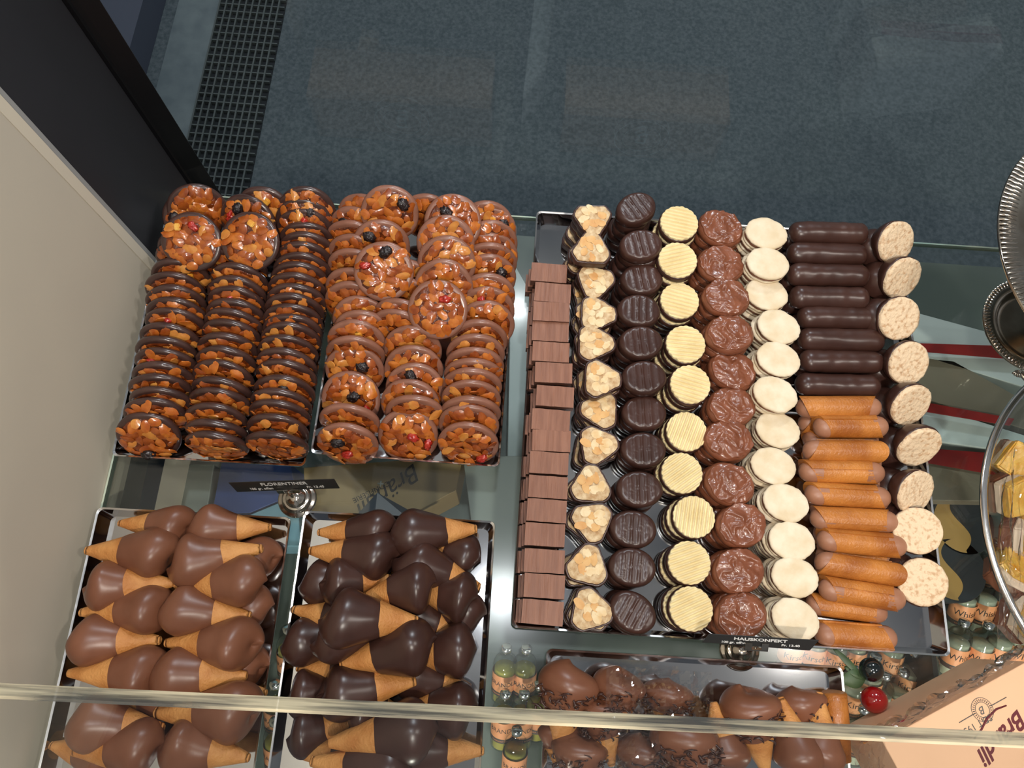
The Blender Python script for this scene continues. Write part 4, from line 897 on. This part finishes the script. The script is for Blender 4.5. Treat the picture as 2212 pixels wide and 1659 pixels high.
# ================================================================ LOWER SHELF GOODS (seen through the glass)
ZL = -.30
def carton(pix, z1, mname, name, label, cat='box', z0=ZL, group=None):
    pts = [P(*p, z1) for p in pix]; r = empty(name, (0, 0, 0)) if False else None
    c = sum(pts, Vector()) / len(pts); mb = MB(); q = [(p.x - c.x, p.y - c.y) for p in pts]
    area = sum(q[i][0] * q[(i + 1) % len(q)][1] - q[(i + 1) % len(q)][0] * q[i][1] for i in range(len(q)))
    if area < 0: q = q[::-1]
    mb.prism(q, 0, z1 - z0); o = mb.build(name, mname, smooth=False); o.location = (c.x, c.y, z0 + .0004); bevel(o, .0008, 1)
    tag(o, label, cat, group); return o
def decal_text(parent, body, px, py, px2, py2, z, size, mname, shear=0, sx=1):
    inv = Matrix.Translation(-parent.location); a = inv @ P(px, py, z + .0008); b = inv @ P(px2, py2, z + .0008); d = b - a
    return text('lettering', body, size, mname, parent, Matrix.Translation(a) @ Matrix.Rotation(math.atan2(d.y, d.x), 4, 'Z'), shear=shear, sx=sx)
o = carton([(478, 1000), (626, 1000), (640, 1066), (540, 1108), (458, 1108)], -.20, 'blue_card', 'gift_box', 'bright blue gift box on the lower shelf below the Florentiner card')
o = carton([(538, 1113), (642, 1070), (650, 1180), (500, 1180)], -.20, 'light_blue', 'gift_box', 'light blue gift box on the lower shelf in front of the bright blue one')
carton([(262, 1003), (462, 1003), (440, 1150), (230, 1150)], -.20, 'grey_card', 'gift_box', 'grey box on the lower shelf beside the black rail at the wall')
tb = carton([(656, 1010), (1000, 985), (985, 1060), (760, 1180), (662, 1180)], -.19, 'tan_card', 'gift_box', 'tan gift box with printed script, on the lower shelf behind the dark cone tray')
decal_text(tb, 'Br\u00e4ndli', 842, 1058, 815, 1078, -.19, .034, 'ink', .35)
decal_text(tb, 'CONFISERIE', 802, 1062, 778, 1074, -.19, .010, 'ink')
cc = Matrix.Translation(-tb.location) @ P(822, 1045, -.1892)
mb = MB(); mb.tube([cc + Vector((-.004, 0, 0)), cc + Vector((.004, 0, 0))], .0012, 4); mb.tube([cc + Vector((0, -.004, 0)), cc + Vector((0, .004, 0))], .0012, 4); mb.build('cross_mark', 'white_card', tb)
ct = P(815, 1064, -.04); base = [P(750, 1135, -.1), P(800, 1200, -.1), P(930, 1160, -.1), P(880, 1100, -.1)]; ZP = -.1885
mb = MB(); V = [p - Vector((ct.x, ct.y, ZP)) for p in base] + [Vector((0, 0, ct.z - ZP))] + [Vector((p.x - ct.x, p.y - ct.y, 0)) for p in base]
mb.add(V, [(0, 1, 4), (1, 2, 4), (2, 3, 4), (3, 0, 4), (5, 6, 1, 0), (6, 7, 2, 1), (7, 8, 3, 2), (8, 5, 0, 3), (8, 7, 6, 5)]); o = mb.build('pyramid_box', 'navy_card', smooth=False); o.location = (ct.x, ct.y, ZP)
tag(o, 'dark blue pyramid shaped box just behind the dark cone tray', 'box')
carton([(1000, 985), (1180, 985), (1180, 1300), (1040, 1300)], -.16, 'grey_card', 'gift_box', 'grey box on the lower shelf between the cone tray and the largest tray')
carton([(1105, 560), (1150, 640), (1150, 1000), (1096, 1000)], -.22, 'white_card', 'gift_box', 'pale blue white box under the gap right of the milk florentines')
carton([(700, 520), (740, 520), (735, 640), (690, 640)], -.2, 'tan_card', 'gift_box', 'small tan box under the gap between the florentine trays')
# right side grey boxes with red ribbons
g1 = [((1960, 670), (2290, 760), (2290, 860), (1960, 760)), ((1960, 770), (2060, 780), (2240, 880), (2240, 935), (1960, 850)), ((1960, 862), (2260, 955), (2200, 978), (1960, 945)), ((1960, 985), (2240, 1010), (2240, 1085), (1960, 1080))]
cols = ['white_card', 'taupe_card', 'white_card', 'taupe_card']
names = ['farthest', 'second', 'third', 'nearest']
for i, q in enumerate(g1):
    carton(q, -.17, cols[i], 'gift_box', '%s gift box on the lower shelf, %s of four right of the largest tray' % ('pale grey' if i % 2 == 0 else 'taupe', names[i]))
def ribbon(pix, z, label):
    pts = [P(*p, z) for p in pix]; c = sum(pts, Vector()) / len(pts); mb = MB(); q = [(p.x - c.x, p.y - c.y) for p in pts]
    area = sum(q[i][0] * q[(i + 1) % len(q)][1] - q[(i + 1) % len(q)][0] * q[i][1] for i in range(len(q)))
    if area < 0: q = q[::-1]
    mb.prism(q, 0, .0012); o = mb.build('satin_ribbon', 'red_ribbon', smooth=False); o.location = (c.x, c.y, z); tag(o, label, 'ribbon', None)
ribbon([(1985, 742), (2175, 748), (2290, 760), (2290, 785), (2170, 775), (1990, 760)], -.155, 'red ribbon across the farthest grey gift box')
ribbon([(1990, 868), (2110, 890), (2190, 905), (2180, 920), (2000, 890)], -.155, 'red ribbon on the taupe box in the middle of the grey boxes')
ribbon([(1990, 968), (2290, 990), (2290, 1030), (2170, 1030), (2000, 1000)], -.155, 'widest red ribbon, over the box nearest the striped tins')
# black and ochre round tins
for i, (px, py) in enumerate(((2080, 1130), (2062, 1230))):
    c = P(px, py, -.20); r = empty('round_tin', (c.x, c.y, ZL + .0005)); tag(r, 'round black and ochre tin on the lower shelf, %s' % ('farther from the bottles' if i == 0 else 'nearer the bottles'), 'tin')
    mb = MB(); mb.lathe([(.001, 0), (.042, 0), (.043, .002), (.043, .098), (.042, .1), (.001, .1)], 48); autosmooth(mb.build('tin', 'black_disc', r).data, 40)
    mb = MB(); V = []; N = 24
    for k in range(N + 1): a = math.pi * .5 + math.pi * k / N; V.append((.040 * math.cos(a), .040 * math.sin(a), .1004))
    for k in range(1, N): t = k / N; V.append((-.004 + .012 * math.sin(t * 2 * math.pi), -.040 + .080 * t, .1004))
    mb.add(V, [tuple(range(len(V)))]); mb.build('ochre_print', 'ochre', r, smooth=False)
# brown cartons reflected in the window
for i, (x0, x1) in enumerate(((-.36, -.06), (.06, .33))):
    mb = MB(); mb.box((-(x1 - x0) / 2, -.05, 0), ((x1 - x0) / 2, .05, .10)); o = mb.build('paper_bag', 'brown_card', smooth=False); o.location = ((x0 + x1) / 2, .53, ZL + .0005)
    tag(o, 'brown paper bag with round emblem, mirrored dimly in window at %s' % ('left' if i == 0 else 'right'), 'bag')
    for (r0, r1) in ((.031, .032), (.045, .0465)): ring_mesh(r0, r1).build('emblem_ring', 'white_card', o, mw=Matrix.Translation((0, .0502, .05)) @ Matrix.Rotation(math.pi / 2, 4, 'X') @ Matrix.Rotation(math.pi, 4, 'Y'))
    text('emblem_letter', 'B', .04, 'white_card', o, Matrix.Translation((0, .0505, .05)) @ Matrix.Rotation(math.pi / 2, 4, 'X') @ Matrix.Rotation(math.pi, 4, 'Y'))
# mini bottles
mb = MB(); bp = [(.001, 0), (.0125, 0), (.0140, .002), (.0140, .050), (.0134, .054), (.0115, .059), (.0085, .062), (.0062, .064), (.0058, .068), (.001, .0685)]
mb.lathe(bp, 28); BOT = autosmooth(mb.data('glass_bottle', 'bottle_glass'), 60)
mb = MB(); mb.lathe([(.001, .002), (.0122, .002), (.0122, .046), (.001, .0462)], 24); LIQ = mb.data('liquid', 'liquid'); LIQC = LIQ.copy(); LIQC.materials.clear(); LIQC.materials.append(M['clear_liquid'])
mb = MB(); mb.lathe([(.0060, .0685), (.0064, .069), (.0064, .074), (.0055, .0752), (.001, .0755)], 20); CAP = mb.data('cap', 'steel_rim')
mb = MB(); mb.lathe([(.0143, .020), (.0143, .042)], 40, 0, None, False, False); LAB = mb.data('paper_label', 'label_peach')
mb = MB(); mb.lathe([(.01435, .014), (.01435, .0198)], 40, 0, None, False, False); BAND = mb.data('label_band', 'label_dark')
def curved_text(body, size, z, r=.01448):
    c = bpy.data.curves.new('t', 'FONT'); c.body = body; c.size = size; c.align_x = 'CENTER'; c.align_y = 'CENTER'; c.resolution_u = 2
    o = bpy.data.objects.new('t', c); COL.objects.link(o); bpy.context.view_layer.update()
    me = bpy.data.meshes.new_from_object(o.evaluated_get(bpy.context.evaluated_depsgraph_get())); bpy.data.objects.remove(o)
    for v in me.vertices:
        a = v.co.x / r - math.pi / 2; v.co = Vector((r * math.cos(a), r * math.sin(a), z + v.co.y))
    me.materials.clear(); me.materials.append(M['ink']); me.name = 'lettering'; return me
TXW, TXK = curved_text('Whisky', .0112, .031), curved_text('Kirsch', .0112, .031)
TXB = curved_text('BR\u00c4NDLI', .0082, .031)
TX2 = curved_text('CONFISERIE BR\u00c4NDLI', .0026, .0169)
TX2.materials.clear(); TX2.materials.append(M['label_peach'])
def bottle(px, py, kind, label, group, tilt=52, z=-.235, spin=0):
    c = P(px, py, z)   # centre of the label front
    m = Matrix.Translation(c) @ Matrix.Rotation(math.radians(-tilt), 4, 'X') @ Matrix.Rotation(spin, 4, 'Z') @ Matrix.Translation((0, .010, -.030)) @ Matrix.Scale(1.12, 4)
    r = empty('miniature_bottle', mw=m); tag(r, label, 'bottle', group)
    link('glass_bottle', BOT, r); link('liquid', LIQ if kind == 'b' else LIQC, r); link('cap', CAP, r); link('paper_label', LAB, r); link('label_band', BAND, r)
    link('lettering', {'w': TXW, 'k': TXK, 'b': TXB}[kind], r); link('lettering', TX2, r)
rw = random.Random(9)
WB = [(2085, 1330), (2128, 1328), (2172, 1326), (2073, 1424), (2118, 1428), (2162, 1424), (2206, 1420), (2100, 1250), (2145, 1248)]
ws = ['left', 'middle', 'right', 'leftmost', 'second', 'third', 'rightmost', 'left', 'right']
wr = ['middle row', 'middle row', 'middle row', 'front row', 'front row', 'front row', 'front row', 'back row', 'back row']
for i, (px, py) in enumerate(WB): bottle(px, py, 'w', 'miniature whisky bottle with peach label, %s one in the %s beside the largest tray' % (ws[i], wr[i]), 'miniature whisky bottles', spin=rw.uniform(-.25, .25))
KB = [(1714, 1422), (1757, 1425), (1806, 1434), (1850, 1432), (1928, 1440), (1848, 1526), (1898, 1538), (1938, 1532), (1962, 1488), (2000, 1482), (1884, 1500), (1856, 1612), (1900, 1618)]
kp = ['farthest left, half hidden by the price card', 'second from the left in the back row', 'third from the left in the back row', 'behind the black berry', 'right of the black berry', 'next to the rim of the shavings tray', 'below the red berry', 'right of the red berry', 'in the middle of the right group', 'nearest the dark divider', 'between the two berries', 'in the front row by the tray corner', 'in the front row by the gift box']
for i, (px, py) in enumerate(KB): bottle(px, py, 'k', 'miniature kirsch bottle with peach label, ' + kp[i], 'miniature kirsch bottles', spin=rw.uniform(-.25, .25))
YB = [(1086, 1580), (1128, 1580), (1086, 1480), (1130, 1482), (1112, 1660), (594, 1560), (620, 1440), (590, 1640), (1158, 1560)]
yp = ['left one in the gap beside the shavings tray', 'right one in the gap beside the shavings tray', 'left one at the back of the gap before the largest tray', 'right one at the back of the gap before the largest tray', 'at the front of the gap between cones and shavings', 'between the two cone trays near the guard', 'between the two cone trays, farther back', 'between the two cone trays, foremost', 'against the left rim of the shavings tray']
for i, (px, py) in enumerate(YB): bottle(px, py, 'b', 'yellowish miniature bottle, ' + yp[i], 'yellow liqueur bottles under the gaps', spin=rw.uniform(-.2, .2))
# support wedge that carries the leaning bottles
def rack(px0, px1, py0, py1, label):
    a, b2 = P(px0, py0, -.262), P(px1, py1, -.262); mb = MB(); mb.box((a.x, b2.y, ZL + .0005), (b2.x, a.y, -.275)); o = mb.build('bottle_rack', 'deck', smooth=False); tag(o, label, 'rack')
mb = MB(); a = P(1992, 1405, -.2); b2 = P(2004, 1530, -.2); mb.box((a.x, b2.y, ZL + .0005), (a.x + .006, a.y, -.18)); o = mb.build('divider', 'black_rail', smooth=False); tag(o, 'thin dark divider between the kirsch and whisky bottles', 'divider')
# artificial berries with leaf, on the glass near the bottles
for (px, py, mname, rr, lab) in ((1883, 1447, 'berry_black', .0118, 'shiny black artificial berry behind the red one'), (1888, 1512, 'berry_red', .0128, 'shiny red artificial berry beside the shavings tray')):
    z = .0128; c = P(px, py, z); mb = MB(); K = 16; mb.lathe([(max(.0002, math.sin(math.pi * j / K) * rr), -math.cos(math.pi * j / K) * rr) for j in range(K + 1)], 28); o = mb.build('artificial_berry', mname); o.location = (c.x, c.y, rr + .0002); tag(o, lab, 'ornament')
a = P(1790, 1400, .004); V = []; tipp = P(1880, 1478, .004)
lf = MB()
for (p0, p1, wd) in (((1800, 1400), (1868, 1472), .0035), ((1820, 1470), (1872, 1462), .009), ((1825, 1440), (1870, 1470), .004)):
    A0, B0 = P(*p0, .005), P(*p1, .005); d = (B0 - A0); s = Vector((-d.y, d.x, 0)).normalized(); N = 10; V = []
    for k in range(N + 1):
        t = k / N; w2 = wd * math.sin(math.pi * min(1, t * .9 + .1)) ; p = A0 + d * t + Vector((0, 0, .003 * math.sin(math.pi * t))); V += [p - s * w2, p + Vector((0, 0, -.0015)), p + s * w2]
    Fc = []
    for k in range(N): Fc += [(k * 3, k * 3 + 1, k * 3 + 4, k * 3 + 3), (k * 3 + 1, k * 3 + 2, k * 3 + 5, k * 3 + 4)]
    lf.add(V, Fc)
o = lf.build('leaf_spray', 'leaf'); o.modifiers.new('t', 'SOLIDIFY').thickness = .0004; tag(o, 'green artificial leaves beside the black berry', 'ornament')
